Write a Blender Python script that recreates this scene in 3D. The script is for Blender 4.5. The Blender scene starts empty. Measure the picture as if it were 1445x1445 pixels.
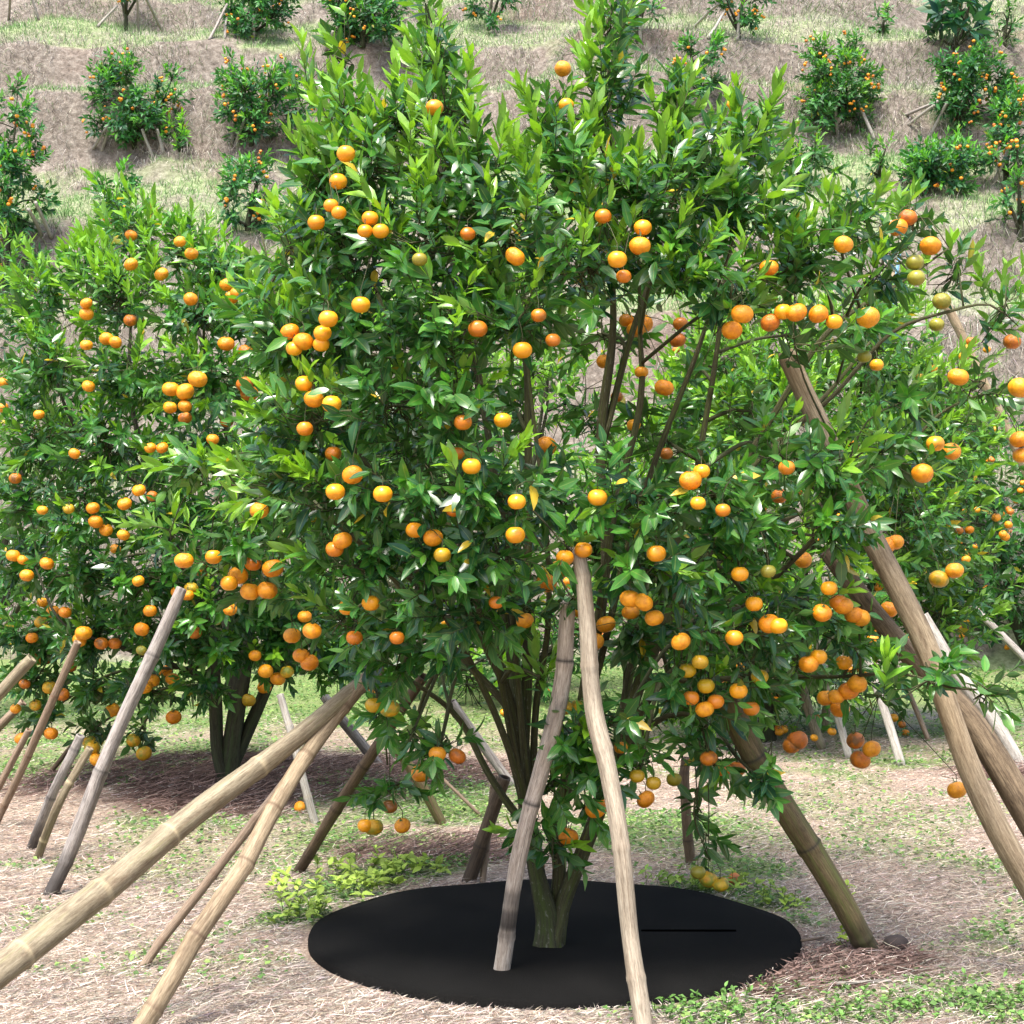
import bpy, math, random
import numpy as np

rng = np.random.default_rng(11)
random.seed(5)
scene = bpy.context.scene
col = scene.collection
R = math.radians

# ------------------------------------------------------------------ camera
F = 2250.0
PITCH = math.atan(37.5 / F)
CAM = np.array([0.0, 0.0, 1.5])
cd = bpy.data.cameras.new('camera')
cd.sensor_width = 36.0
cd.angle = 2 * math.atan(722.5 / F)
cd.clip_start = 0.05
cd.clip_end = 500
cam = bpy.data.objects.new('camera', cd)
col.objects.link(cam)
cam.location = CAM
cam.rotation_euler = (math.pi / 2 + PITCH, 0, 0)
scene.camera = cam

_Fw = np.array([0, math.cos(PITCH), math.sin(PITCH)])
_Up = np.array([0, -math.sin(PITCH), math.cos(PITCH)])


def ray(px, py):
    return np.array([1.0, 0, 0]) * ((px - 722.5) / F) + _Up * (-(py - 722.5) / F) + _Fw


def at(px, py, Y):
    d = ray(px, py)
    return CAM + d * (Y / d[1])


# value noise --------------------------------------------------------------
_tab = np.random.default_rng(3).random((256, 256))


def vnoise(x, y, s=1.0):
    x = np.asarray(x, float) * s + 1000.3
    y = np.asarray(y, float) * s + 1000.7
    xi = np.floor(x).astype(int); yi = np.floor(y).astype(int)
    fx = x - xi; fy = y - yi
    fx = fx * fx * (3 - 2 * fx); fy = fy * fy * (3 - 2 * fy)
    g = lambda a, b: _tab[a & 255, b & 255]
    return (g(xi, yi) * (1 - fx) * (1 - fy) + g(xi + 1, yi) * fx * (1 - fy)
            + g(xi, yi + 1) * (1 - fx) * fy + g(xi + 1, yi + 1) * fx * fy)


def fbm(x, y, s=1.0):
    return 0.55 * vnoise(x, y, s) + 0.3 * vnoise(x, y, s * 2.1) + 0.15 * vnoise(x, y, s * 4.3)


# terrain ------------------------------------------------------------------
HP = np.array([(17.5, -0.6), (19, 0.1), (20.2, 2.1), (21.3, 2.7), (22.2, 4.5), (23.4, 5.1), (24.2, 6.2),
               (28.0, 8.2), (28.6, 9.6), (30.1, 10.1), (30.6, 11.1), (33.3, 12.35), (33.8, 13.1),
               (36.8, 14.5), (37.7, 15.7), (41, 17.4), (42, 18.6), (55, 24.5), (90, 34.0)])


def hill_z(x, y):
    yy = np.asarray(y, float) + 0.9 * np.sin(np.asarray(x, float) * 0.31 + 0.6) * 0.6 + (fbm(x, y, 0.35) - 0.5) * 2.3
    z = np.interp(yy, HP[:, 0], HP[:, 1])
    return z + (fbm(x, y, 1.4) - 0.5) * 0.28


MAT_C = np.array([0.155, 6.015]); MAT_R = 0.918
MOUNDS = []          # (x, y, r, h)


def gz(x, y):
    x = np.asarray(x, float); y = np.asarray(y, float)
    z = (fbm(x, y, 0.9) - 0.5) * 0.10 + (fbm(x, y, 4.0) - 0.5) * 0.035
    d = np.hypot(x - MAT_C[0], y - MAT_C[1])
    z = z * np.clip((d - MAT_R * 0.95) / 0.5, 0, 1)
    for mx, my, mr, mh in MOUNDS:
        q = np.clip(1 - np.hypot((x - mx) / mr, (y - my) / (mr * 0.8)), 0, 1)
        z = z + mh * q * q * (3 - 2 * q)
    return z


def ground(px, py):
    d = ray(px, py)
    t = -CAM[2] / d[2]
    p = CAM + d * t
    p[2] = float(gz(p[0], p[1]))
    return p


def hit(px, py, y0=19.0):
    d = ray(px, py)
    for Y in np.arange(y0, 60, 0.03):
        p = CAM + d * (Y / d[1])
        if p[2] <= float(hill_z(p[0], p[1])):
            return p
    return CAM + d * (40 / d[1])


# ------------------------------------------------------------------ mesh helpers
def mesh(name, V, faces, colr=None, matidx=None, smooth=True):
    """faces: list of int arrays (n,k)"""
    me = bpy.data.meshes.new(name)
    V = np.asarray(V, np.float32)
    me.vertices.add(len(V))
    me.vertices.foreach_set('co', V.ravel())
    loops = np.concatenate([f.ravel() for f in faces]).astype(np.int32)
    cnt = np.concatenate([np.full(len(f), f.shape[1]) for f in faces]).astype(np.int32)
    st = np.concatenate([[0], np.cumsum(cnt)[:-1]]).astype(np.int32)
    me.loops.add(len(loops)); me.loops.foreach_set('vertex_index', loops)
    me.polygons.add(len(cnt))
    me.polygons.foreach_set('loop_start', st)
    me.polygons.foreach_set('loop_total', cnt)
    me.polygons.foreach_set('use_smooth', np.full(len(cnt), smooth))
    if matidx is not None:
        me.polygons.foreach_set('material_index', np.asarray(matidx, np.int32))
    if colr is not None:
        a = me.color_attributes.new('tint', 'FLOAT_COLOR', 'POINT')
        c = np.ones((len(V), 4), np.float32)
        c[:, :colr.shape[1]] = colr
        a.data.foreach_set('color', c.ravel())
    me.update(calc_edges=True)
    return me


def obj(name, me, mats, parent=None, loc=None):
    o = bpy.data.objects.new(name, me)
    if me is not None and mats is not None:
        for m in (mats if isinstance(mats, (list, tuple)) else [mats]):
            me.materials.append(m)
    col.objects.link(o)
    if parent is not None:
        o.parent = parent
    if loc is not None:
        o.location = loc
    return o


def tag(o, label=None, cat=None, group=None, kind=None):
    if label: o['label'] = label
    if cat: o['category'] = cat
    if group: o['group'] = group
    if kind: o['kind'] = kind
    return o


class Acc:
    def __init__(s):
        s.V = []; s.C = []; s.F = {}; s.n = 0

    def add(s, V, faces, C):
        for f in faces:
            s.F.setdefault(f.shape[1], []).append(f + s.n)
        s.V.append(V); s.C.append(C); s.n += len(V)

    def mesh(s, name, origin=None, smooth=True):
        V = np.concatenate(s.V)
        if origin is not None: V = V - np.asarray(origin)
        return mesh(name, V, [np.concatenate(v) for v in s.F.values()], np.concatenate(s.C), smooth=smooth)


def unit(v):
    return v / np.maximum(np.linalg.norm(v, axis=-1, keepdims=True), 1e-9)


def catmull(P, step):
    P = np.asarray(P, float)
    if len(P) == 2:
        n = max(2, int(np.linalg.norm(P[1, :3] - P[0, :3]) / step) + 1)
        return P[0] + (P[1] - P[0]) * np.linspace(0, 1, n)[:, None]
    Q = np.vstack([2 * P[0] - P[1], P, 2 * P[-1] - P[-2]])
    out = []
    for i in range(1, len(Q) - 2):
        n = max(2, int(np.linalg.norm(Q[i + 1, :3] - Q[i, :3]) / step))
        t = np.linspace(0, 1, n, endpoint=False)[:, None]
        a, b, c, d = Q[i - 1], Q[i], Q[i + 1], Q[i + 2]
        out.append(0.5 * (2 * b + (c - a) * t + (2 * a - 5 * b + 4 * c - d) * t ** 2 + (3 * b - a - 3 * c + d) * t ** 3))
    out.append(P[-1:])
    return np.vstack(out)


def tube(P, rad, sides=10, flute=0.0, seed=0, cap=True):
    """P (n,3), rad (n,).  colour attr = cos, sin, length, ring(0)"""
    P = np.asarray(P, float); n = len(P)
    T = unit(np.gradient(P, axis=0))
    ref = np.array([0.3, 1.0, 0.2]) if abs(T[0, 1]) < 0.8 else np.array([1.0, 0.1, 0.3])
    A = unit(np.cross(T, ref)); B = np.cross(T, A)
    th = np.linspace(0, 2 * np.pi, sides, endpoint=False)
    L = np.concatenate([[0], np.cumsum(np.linalg.norm(np.diff(P, axis=0), axis=1))])
    rr = np.asarray(rad)[:, None] * np.ones(sides)[None]
    if flute:
        rr = rr * (1 + flute * (vnoise(th[None] / 6.283 * 5 + seed * 7.1 + 0 * L[:, None], L[:, None] * 3.0 + seed, 1.0) - 0.5)
                   + 0.5 * flute * np.sin(th[None] * 3 + L[:, None] * 2 + seed))
    V = P[:, None] + A[:, None] * (np.cos(th)[None, :, None] * rr[..., None]) + B[:, None] * (np.sin(th)[None, :, None] * rr[..., None])
    i = np.arange(n - 1)[:, None] * sides; j = np.arange(sides)[None]; k = (j + 1) % sides
    Fq = np.stack([i + j, i + k, i + sides + k, i + sides + j], -1).reshape(-1, 4)
    C = np.stack([np.cos(th)[None] + 0 * L[:, None], np.sin(th)[None] + 0 * L[:, None], L[:, None] + 0 * th[None] + seed * 3.7,
                  np.zeros((n, sides))], -1).reshape(-1, 4)
    V = V.reshape(-1, 3); faces = [Fq]
    if cap:
        V = np.vstack([V, P[0], P[-1]]); C = np.vstack([C, C[0], C[-1]])
        b = n * sides; jj = np.arange(sides); kk = (jj + 1) % sides
        faces.append(np.vstack([np.stack([kk, jj, jj * 0 + b], -1),
                                np.stack([(n - 1) * sides + jj, (n - 1) * sides + kk, jj * 0 + b + 1], -1)]))
    return V, faces, C


def thin_tubes(P, rad, sides=3, tint=(0.1, 0.12, 0.05)):
    """P (N,K,3), rad (N,K): many twigs at once"""
    P = np.asarray(P, float); N, K, _ = P.shape
    T = unit(np.gradient(P, axis=1))
    A = unit(np.cross(T, np.array([0.37, 0.81, 0.45])) + 1e-6); B = np.cross(T, A)
    th = np.linspace(0, 2 * np.pi, sides, endpoint=False)
    V = P[:, :, None] + (A[:, :, None] * np.cos(th)[None, None, :, None] + B[:, :, None] * np.sin(th)[None, None, :, None]) * rad[:, :, None, None]
    V = V.reshape(-1, 3)
    n = np.arange(N)[:, None, None] * K * sides; i = np.arange(K - 1)[None, :, None] * sides
    j = np.arange(sides)[None, None]; k = (j + 1) % sides
    Fq = np.stack([n + i + j, n + i + k, n + i + sides + k, n + i + sides + j], -1).reshape(-1, 4)
    C = np.tile(np.array([*tint, 0.0]), (len(V), 1))
    C[:, 2] = np.repeat(rng.random(N) * 9, K * sides)
    return V, [Fq], C


# ------------------------------------------------------------------ materials
def newmat(name):
    m = bpy.data.materials.new(name); m.use_nodes = True
    nt = m.node_tree; nt.nodes.clear()
    out = nt.nodes.new('ShaderNodeOutputMaterial')
    b = nt.nodes.new('ShaderNodeBsdfPrincipled')
    nt.links.new(b.outputs[0], out.inputs[0])
    return m, nt, b, out


def N(nt, t, **kw):
    n = nt.nodes.new('ShaderNode' + t)
    for k, v in kw.items():
        if k.startswith('i_'):
            n.inputs[k[2:].replace('_', ' ')].default_value = v
        else:
            setattr(n, k, v)
    return n


def ramp(nt, fac, stops):
    r = nt.nodes.new('ShaderNodeValToRGB')
    e = r.color_ramp.elements
    e[0].position, e[0].color = stops[0][0], (*stops[0][1], 1)
    e[1].position, e[1].color = stops[-1][0], (*stops[-1][1], 1)
    for p, c in stops[1:-1]:
        q = e.new(p); q.color = (*c, 1)
    nt.links.new(fac, r.inputs[0])
    return r.outputs[0]


def mixc(nt, fac, a, b, mode='MIX'):
    m = nt.nodes.new('ShaderNodeMix'); m.data_type = 'RGBA'; m.blend_type = mode
    for s, v in ((m.inputs[0], fac), (m.inputs[6], a), (m.inputs[7], b)):
        if hasattr(v, 'is_linked'): nt.links.new(v, s)
        else: s.default_value = v if isinstance(v, float) else (*v, 1)
    return m.outputs[2]


def leaf_material(name, rough=0.36, trans=0.3, vein=True):
    m, nt, b, out = newmat(name)
    at_ = N(nt, 'Attribute', attribute_name='tint')
    c = at_.outputs['Color']
    geo = N(nt, 'NewGeometry')
    if vein:
        v = ramp(nt, at_.outputs['Alpha'], [(0.0, (1, 1, 1)), (0.10, (0.0, 0.0, 0.0))])
        light = mixc(nt, 0.5, c, (0.30, 0.38, 0.10))
        c = mixc(nt, v, c, light)
    nz = N(nt, 'TexNoise', i_Scale=22.0, i_Detail=2.0)
    tc = N(nt, 'TexCoord'); nt.links.new(tc.outputs['Object'], nz.inputs['Vector'])
    c2 = mixc(nt, 1.0, c, ramp(nt, nz.outputs[0], [(0.3, (0.75, 0.78, 0.75)), (0.7, (1.2, 1.15, 1.1))]), 'MULTIPLY')
    nq = N(nt, 'TexNoise', i_Scale=75.0, i_Detail=2.0); nt.links.new(tc.outputs['Object'], nq.inputs['Vector'])
    c2 = mixc(nt, ramp(nt, nq.outputs[0], [(.66, (0, 0, 0)), (.74, (.6, .6, .6))]), c2, (0.10, 0.085, 0.02))
    # the underside of a citrus leaf is paler and duller
    under = mixc(nt, 0.45, c2, (0.12, 0.2, 0.075))
    cc = mixc(nt, geo.outputs['Backfacing'], c2, under)
    nt.links.new(cc, b.inputs['Base Color'])
    b.inputs['Roughness'].default_value = rough
    b.inputs['Specular IOR Level'].default_value = 0.55
    tr = N(nt, 'BsdfTranslucent')
    tcx = mixc(nt, 1.0, c2, (1.9, 2.0, 0.75), 'MULTIPLY')
    nt.links.new(tcx, tr.inputs['Color'])
    ms = N(nt, 'MixShader'); ms.inputs[0].default_value = trans
    nt.links.new(b.outputs[0], ms.inputs[1]); nt.links.new(tr.outputs[0], ms.inputs[2])
    nt.links.new(ms.outputs[0], out.inputs[0])
    return m


def tint_material(name, rough=0.9, trans=0.0):
    m, nt, b, out = newmat(name)
    at_ = N(nt, 'Attribute', attribute_name='tint')
    nt.links.new(at_.outputs['Color'], b.inputs['Base Color'])
    b.inputs['Roughness'].default_value = rough
    b.inputs['Specular IOR Level'].default_value = 0.25
    if trans:
        tr = N(nt, 'BsdfTranslucent'); nt.links.new(at_.outputs['Color'], tr.inputs['Color'])
        ms = N(nt, 'MixShader'); ms.inputs[0].default_value = trans
        nt.links.new(b.outputs[0], ms.inputs[1]); nt.links.new(tr.outputs[0], ms.inputs[2])
        nt.links.new(ms.outputs[0], out.inputs[0])
    return m


def fruit_material(name, ca, cb, patch=None, patch_amt=0.0, far=False):
    m, nt, b, out = newmat(name)
    oi = N(nt, 'ObjectInfo')
    base = mixc(nt, oi.outputs['Random'], ca, cb)
    tc = N(nt, 'TexCoord')
    mp = N(nt, 'Mapping'); nt.links.new(tc.outputs['Object'], mp.inputs[0])
    ml = N(nt, 'VectorMath', operation='SCALE'); nt.links.new(oi.outputs['Random'], ml.inputs[0])
    ml.inputs['Scale'].default_value = 37.0
    ad = N(nt, 'VectorMath', operation='ADD'); nt.links.new(tc.outputs['Object'], ad.inputs[0]); nt.links.new(ml.outputs[0], ad.inputs[1])
    n1 = N(nt, 'TexNoise', i_Scale=1.6, i_Detail=4.0, i_Roughness=0.65); nt.links.new(ad.outputs[0], n1.inputs['Vector'])
    base = mixc(nt, 1.0, base, ramp(nt, n1.outputs[0], [(0.3, (0.74, 0.60, 0.55)), (0.62, (1.1, 1.12, 1.1))]), 'MULTIPLY')
    if patch:
        n2 = N(nt, 'TexNoise', i_Scale=0.9, i_Detail=3.0); nt.links.new(ad.outputs[0], n2.inputs['Vector'])
        f = ramp(nt, n2.outputs[0], [(0.62 - patch_amt * 0.35, (0, 0, 0)), (0.80 - patch_amt * 0.35, (1, 1, 1))])
        base = mixc(nt, f, base, patch)
    # rind specks
    n4 = N(nt, 'TexNoise', i_Scale=7.0, i_Detail=2.0); nt.links.new(ad.outputs[0], n4.inputs['Vector'])
    base = mixc(nt, ramp(nt, n4.outputs[0], [(0.68, (0, 0, 0)), (0.74, (0.5, 0.5, 0.5))]), base, (0.16, 0.07, 0.015))
    nt.links.new(base, b.inputs['Base Color'])
    b.inputs['Roughness'].default_value = 0.34
    b.inputs['Specular IOR Level'].default_value = 0.5
    if not far:
        n3 = N(nt, 'TexNoise', i_Scale=24.0, i_Detail=1.0); nt.links.new(ad.outputs[0], n3.inputs['Vector'])
        bm = N(nt, 'Bump', i_Strength=0.25, i_Distance=0.03); nt.links.new(n3.outputs[0], bm.inputs['Height'])
        nt.links.new(bm.outputs[0], b.inputs['Normal'])
    return m


def wood_material(name, a, b_, dark, ring, moss=None, moss_amt=0.0, stain=0.35, rough=0.62, bump=.004, lichen=False):
    """bamboo / bark: long streaks along the pole, blotchy stains; tint = (cos, sin, length, ring)"""
    m, nt, b, out = newmat(name)
    at_ = N(nt, 'Attribute', attribute_name='tint')
    mp = N(nt, 'Mapping'); mp.inputs['Scale'].default_value = (3.2, 3.2, 3.0)
    nt.links.new(at_.outputs['Vector'], mp.inputs[0])
    n1 = N(nt, 'TexNoise', i_Scale=2.2, i_Detail=5.0, i_Roughness=0.7); nt.links.new(mp.outputs[0], n1.inputs['Vector'])
    c = ramp(nt, n1.outputs[0], [(0.25, a), (0.75, b_)])
    mp2 = N(nt, 'Mapping'); mp2.inputs['Scale'].default_value = (1.3, 1.3, 7.0)
    nt.links.new(at_.outputs['Vector'], mp2.inputs[0])
    n2 = N(nt, 'TexNoise', i_Scale=1.4, i_Detail=6.0, i_Roughness=0.75); nt.links.new(mp2.outputs[0], n2.inputs['Vector'])
    c = mixc(nt, ramp(nt, n2.outputs[0], [(0.66 - stain * 0.3, (0, 0, 0)), (0.80 - stain * 0.2, (0.8, 0.8, 0.8))]), c, dark)
    mp3 = N(nt, 'Mapping'); mp3.inputs['Scale'].default_value = (6, 6, 22)
    nt.links.new(at_.outputs['Vector'], mp3.inputs[0])
    n3 = N(nt, 'TexNoise', i_Scale=1.0, i_Detail=4.0, i_Roughness=0.8); nt.links.new(mp3.outputs[0], n3.inputs['Vector'])
    c = mixc(nt, 1.0, c, ramp(nt, n3.outputs[0], [(0.32, (0.52, 0.49, 0.46)), (0.5, (0.88, 0.87, 0.86)), (0.66, (1.1, 1.1, 1.08))]), 'MULTIPLY')
    mp5 = N(nt, 'Mapping'); mp5.inputs['Scale'].default_value = (0.8, 0.8, 2.6); mp5.inputs['Location'].default_value = (3, 5, 1)
    nt.links.new(at_.outputs['Vector'], mp5.inputs[0])
    n5 = N(nt, 'TexNoise', i_Scale=1.6, i_Detail=5.0, i_Roughness=0.7); nt.links.new(mp5.outputs[0], n5.inputs['Vector'])
    c = mixc(nt, 1.0, c, ramp(nt, n5.outputs[0], [(0.32, (0.52, 0.48, 0.45)), (0.5, (0.84, 0.83, 0.82)), (0.68, (1.08, 1.08, 1.08))]), 'MULTIPLY')
    mp6 = N(nt, 'Mapping'); mp6.inputs['Scale'].default_value = (5.5, 5.5, 1.1); mp6.inputs['Location'].default_value = (1, 8, 4)
    nt.links.new(at_.outputs['Vector'], mp6.inputs[0])
    n6 = N(nt, 'TexNoise', i_Scale=1.6, i_Detail=2.0); nt.links.new(mp6.outputs[0], n6.inputs['Vector'])
    c = mixc(nt, ramp(nt, n6.outputs[0], [(.30, (.85, .85, .85)), (.36, (0, 0, 0))]), c, dark)
    if moss:
        mp4 = N(nt, 'Mapping'); mp4.inputs['Scale'].default_value = (1.0, 1.0, 2.2)
        nt.links.new(at_.outputs['Vector'], mp4.inputs[0])
        n4 = N(nt, 'TexNoise', i_Scale=1.5, i_Detail=6.0, i_Roughness=0.7); nt.links.new(mp4.outputs[0], n4.inputs['Vector'])
        c = mixc(nt, ramp(nt, n4.outputs[0], [(0.62 - moss_amt * 0.4, (0, 0, 0)), (0.75 - moss_amt * 0.3, (0.9, 0.9, 0.9))]), c, moss)
    if lichen:
        mp7 = N(nt, 'Mapping'); mp7.inputs['Scale'].default_value = (2.2, 2.2, 26)
        nt.links.new(at_.outputs['Vector'], mp7.inputs[0])
        n7 = N(nt, 'TexNoise', i_Scale=1.5, i_Detail=4.0, i_Roughness=.6); nt.links.new(mp7.outputs[0], n7.inputs['Vector'])
        c = mixc(nt, ramp(nt, n7.outputs[0], [(.60, (0, 0, 0)), (.68, (.75, .75, .75))]), c, (0.17, 0.17, 0.125))
    c = mixc(nt, at_.outputs['Alpha'], c, ring)
    nt.links.new(c, b.inputs['Base Color'])
    b.inputs['Roughness'].default_value = rough
    b.inputs['Specular IOR Level'].default_value = 0.3
    bm = N(nt, 'Bump', i_Strength=0.6, i_Distance=bump); nt.links.new(n3.outputs[0], bm.inputs['Height'])
    nt.links.new(bm.outputs[0], b.inputs['Normal'])
    return m


M_leaf = leaf_material('citrus_leaf', rough=0.29, trans=0.24)
M_leaf_far = leaf_material('citrus_leaf_far', rough=0.5, trans=0.25, vein=False)
M_weed = tint_material('weed_leaf', 0.6, 0.3)
M_straw = tint_material('dry_straw', 0.85, 0.0)
M_grass = tint_material('hill_grass', 0.9, 0.15)
M_bark = wood_material('citrus_bark', (0.030, 0.032, 0.016), (0.085, 0.08, 0.042), (0.012, 0.012, 0.008), (0.04, 0.035, 0.02),
                       moss=(0.055, 0.075, 0.015), moss_amt=0.40, rough=0.85, bump=.014, lichen=True)
M_limb = wood_material('citrus_limb', (0.040, 0.042, 0.016), (0.115, 0.105, 0.048), (0.016, 0.016, 0.009), (0.04, 0.035, 0.02),
                       moss=(0.075, 0.095, 0.018), moss_amt=0.35, rough=0.8, bump=.012, lichen=True)
M_bark_dark = wood_material('citrus_bark_dark', (0.028, 0.03, 0.018), (0.075, 0.075, 0.045), (0.012, 0.012, 0.008), (0.03, 0.03, 0.02),
                            moss=(0.04, 0.06, 0.02), moss_amt=0.3, rough=0.9)  # slightly darker, greyer bark for every tree but the central one
M_twig = wood_material('citrus_twig', (0.05, 0.07, 0.025), (0.11, 0.11, 0.05), (0.03, 0.035, 0.015), (0.05, 0.05, 0.02), rough=0.8)
BAM = {
    'pale': wood_material('bamboo_pale', (0.33, 0.275, 0.20), (0.52, 0.46, 0.36), (0.20, 0.15, 0.10), (0.16, 0.11, 0.07), stain=0.35),
    'tan': wood_material('bamboo_tan', (0.27, 0.195, 0.115), (0.46, 0.375, 0.25), (0.14, 0.09, 0.05), (0.10, 0.06, 0.035), stain=0.45),
    'green': wood_material('bamboo_straw_green', (0.21, 0.17, 0.105), (0.39, 0.34, 0.235), (0.15, 0.095, 0.055), (0.50, 0.41, 0.25), stain=0.5,
                           moss=(0.20, 0.19, 0.09), moss_amt=0.2),
    'pink': wood_material('bamboo_reddish', (0.23, 0.165, 0.11), (0.38, 0.295, 0.215), (0.14, 0.07, 0.035), (0.11, 0.06, 0.035), stain=0.3),
    'grey': wood_material('bamboo_grey', (0.27, 0.245, 0.225), (0.50, 0.46, 0.42), (0.075, 0.065, 0.065), (0.035, 0.03, 0.027), stain=0.45),
    'white': wood_material('bamboo_bleached', (0.34, 0.32, 0.28), (0.52, 0.50, 0.45), (0.17, 0.14, 0.11), (0.3, 0.26, 0.2), stain=0.15),
    'brown': wood_material('pole_dark_brown', (0.085, 0.055, 0.035), (0.20, 0.145, 0.09), (0.03, 0.02, 0.015), (0.03, 0.02, 0.014), stain=0.45),
    'moss': wood_material('pole_mossy', (0.105, 0.075, 0.035), (0.22, 0.17, 0.09), (0.035, 0.028, 0.018), (0.02, 0.017, 0.012), stain=0.4,
                          moss=(0.10, 0.115, 0.03), moss_amt=0.35),
    'rough': wood_material('pole_weathered', (0.13, 0.095, 0.06), (0.31, 0.235, 0.15), (0.035, 0.025, 0.018), (0.06, 0.045, 0.03), stain=0.5, rough=0.85),
    'char': wood_material('pole_charred_white', (0.42, 0.35, 0.28), (0.62, 0.55, 0.47), (0.05, 0.04, 0.035), (0.015, 0.013, 0.012), stain=0.35),
}
m, nt, b, out = newmat('blue_plastic'); b.inputs['Base Color'].default_value = (0.16, 0.36, 0.55, 1); b.inputs['Roughness'].default_value = 0.5
nz = N(nt, 'TexNoise', i_Scale=12.0, i_Detail=3.0)
nt.links.new(ramp(nt, nz.outputs[0], [(0.3, (0.12, 0.30, 0.50)), (0.7, (0.28, 0.48, 0.62))]), b.inputs['Base Color'])
M_blue = m
m, nt, b, out = newmat('pole_hollow'); b.inputs['Base Color'].default_value = (0.02, 0.015, 0.01, 1); b.inputs['Roughness'].default_value = 1
M_hollow = m

FR = {
    'o': fruit_material('mandarin_orange', (0.74, 0.25, 0.006), (0.80, 0.345, 0.012)),
    'b': fruit_material('mandarin_russet', (0.52, 0.15, 0.010), (0.62, 0.20, 0.012), (0.20, 0.085, 0.02), 0.35),
    'y': fruit_material('mandarin_turning', (0.60, 0.32, 0.010), (0.52, 0.33, 0.014), (0.20, 0.22, 0.018), 0.45),
    'g': fruit_material('mandarin_green', (0.20, 0.22, 0.03), (0.26, 0.25, 0.03), (0.42, 0.26, 0.025), 0.3),
}
m, nt, b, out = newmat('fruit_calyx'); b.inputs['Base Color'].default_value = (0.07, 0.11, 0.02, 1); b.inputs['Roughness'].default_value = 0.8
M_calyx = m

# ------------------------------------------------------------------ leaf generator
TPL_S = np.array([[0, 0, 0], [0, .22, 0], [0, .48, 0], [0, .76, 0], [0, 1, 0],
                  [-.72, .20, 0], [-1, .46, 0], [-.62, .75, 0], [.72, .20, 0], [1, .46, 0], [.62, .75, 0]], float)
TPL_F3 = np.array([[0, 1, 5], [0, 8, 1], [7, 3, 4], [3, 10, 4]])
TPL_F4 = np.array([[5, 1, 2, 6], [6, 2, 3, 7], [1, 8, 9, 2], [2, 9, 10, 3]])
TPL_E = np.array([0, 0, 0, 0, 0.3, 1, 1, 1, 1, 1, 1], float)
TPS_S = np.array([[0, 0, 0], [0, .5, 0], [0, 1, 0], [-1, .48, 0], [1, .48, 0]], float)
TPS_F3 = np.array([[0, 1, 3], [3, 1, 2], [0, 4, 1], [1, 4, 2]])


def leaf_mesh(P, D, Nn, L, W, tint, fold=0.3, bend=0.16, simple=False):
    n = len(P)
    D = unit(D); S = unit(np.cross(D, Nn)); U = np.cross(S, D)
    T = TPS_S if simple else TPL_S
    s = T[:, 0]; t = T[:, 1]
    bd = bend * (-0.3 + 2.4 * rng.random(n) ** 1.5); fd = fold * (0.3 + 1.2 * rng.random(n))
    wav = (rng.random((n, len(T))) - 0.5) * 0.10
    h = fd[:, None] * np.abs(s)[None] * W[:, None] + (-bd[:, None] * (t ** 2)[None] + wav * (np.abs(s) > 0)[None] * 0.5) * L[:, None]
    V = (P[:, None] + S[:, None] * (s[None] * W[:, None])[..., None] + D[:, None] * (t[None] * L[:, None])[..., None] + U[:, None] * h[..., None])
    C = np.ones((n, len(T), 4)); C[:, :, :3] = tint[:, None]
    C[:, :, 3] = (np.abs(s) if simple else TPL_E)[None]
    off = np.arange(n)[:, None, None] * len(T)
    if simple:
        faces = [(TPS_F3[None] + off).reshape(-1, 3)]
    else:
        faces = [(TPL_F3[None] + off).reshape(-1, 3), (TPL_F4[None] + off).reshape(-1, 4)]
    return V.reshape(-1, 3), faces, C.reshape(-1, 4)


def shoots_to_leaves(B, D, SL, nl, flush, ll, hue):
    """returns leaf arrays"""
    P_, D_, N_, L_, W_, T_ = [], [], [], [], [], []
    n = len(B)
    ref = np.where(np.abs(D[:, 2:3]) > 0.9, np.array([[1.0, 0, 0]]), np.array([[0, 0, 1.0]]))
    A = unit(np.cross(D, ref)); Bn = np.cross(D, A)
    ph0 = rng.random(n) * 6.28
    shade = rng.random(n)
    for k in range(int(nl.max())):
        m = nl > k
        t = (k + 0.5) / nl[m]
        ph = ph0[m] + k * 2.4 + rng.normal(0, 0.25, m.sum())
        rad = A[m] * np.cos(ph)[:, None] + Bn[m] * np.sin(ph)[:, None]
        fl = flush[m]
        al = R(70) - R(44) * t + rng.normal(0, 0.2, m.sum()) - 0.32 * fl
        d = D[m] * np.cos(al)[:, None] + rad * np.sin(al)[:, None]
        nn = D[m] * np.sin(al)[:, None] - rad * np.cos(al)[:, None]
        d[:, 2] -= (0.10 + 0.45 * rng.random(m.sum())) * (1 - 0.75 * fl)
        nn[:, 2] += 0.35
        nn += rng.normal(0, 0.22, nn.shape)
        L = ll * (0.62 + 0.5 * rng.random(m.sum())) * (0.75 + 0.5 * np.sin(np.pi * np.clip(t, 0.1, 0.85)))
        P_.append(B[m] + D[m] * (SL[m] * t)[:, None]); D_.append(d); N_.append(nn)
        L_.append(L); W_.append(L * (0.155 + 0.055 * rng.random(m.sum())) * (1 - 0.10 * fl))
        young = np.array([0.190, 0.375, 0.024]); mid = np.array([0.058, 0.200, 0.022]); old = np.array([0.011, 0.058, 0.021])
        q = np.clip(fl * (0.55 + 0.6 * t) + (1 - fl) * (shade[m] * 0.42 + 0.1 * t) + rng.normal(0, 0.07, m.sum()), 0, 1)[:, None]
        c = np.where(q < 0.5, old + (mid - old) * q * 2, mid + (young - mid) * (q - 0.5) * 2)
        yel = rng.random(m.sum()) < 0.006
        c[yel] = (0.5, 0.36, 0.03)
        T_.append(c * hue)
    return [np.concatenate(a) for a in (P_, D_, N_, L_, W_, T_)]


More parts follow.
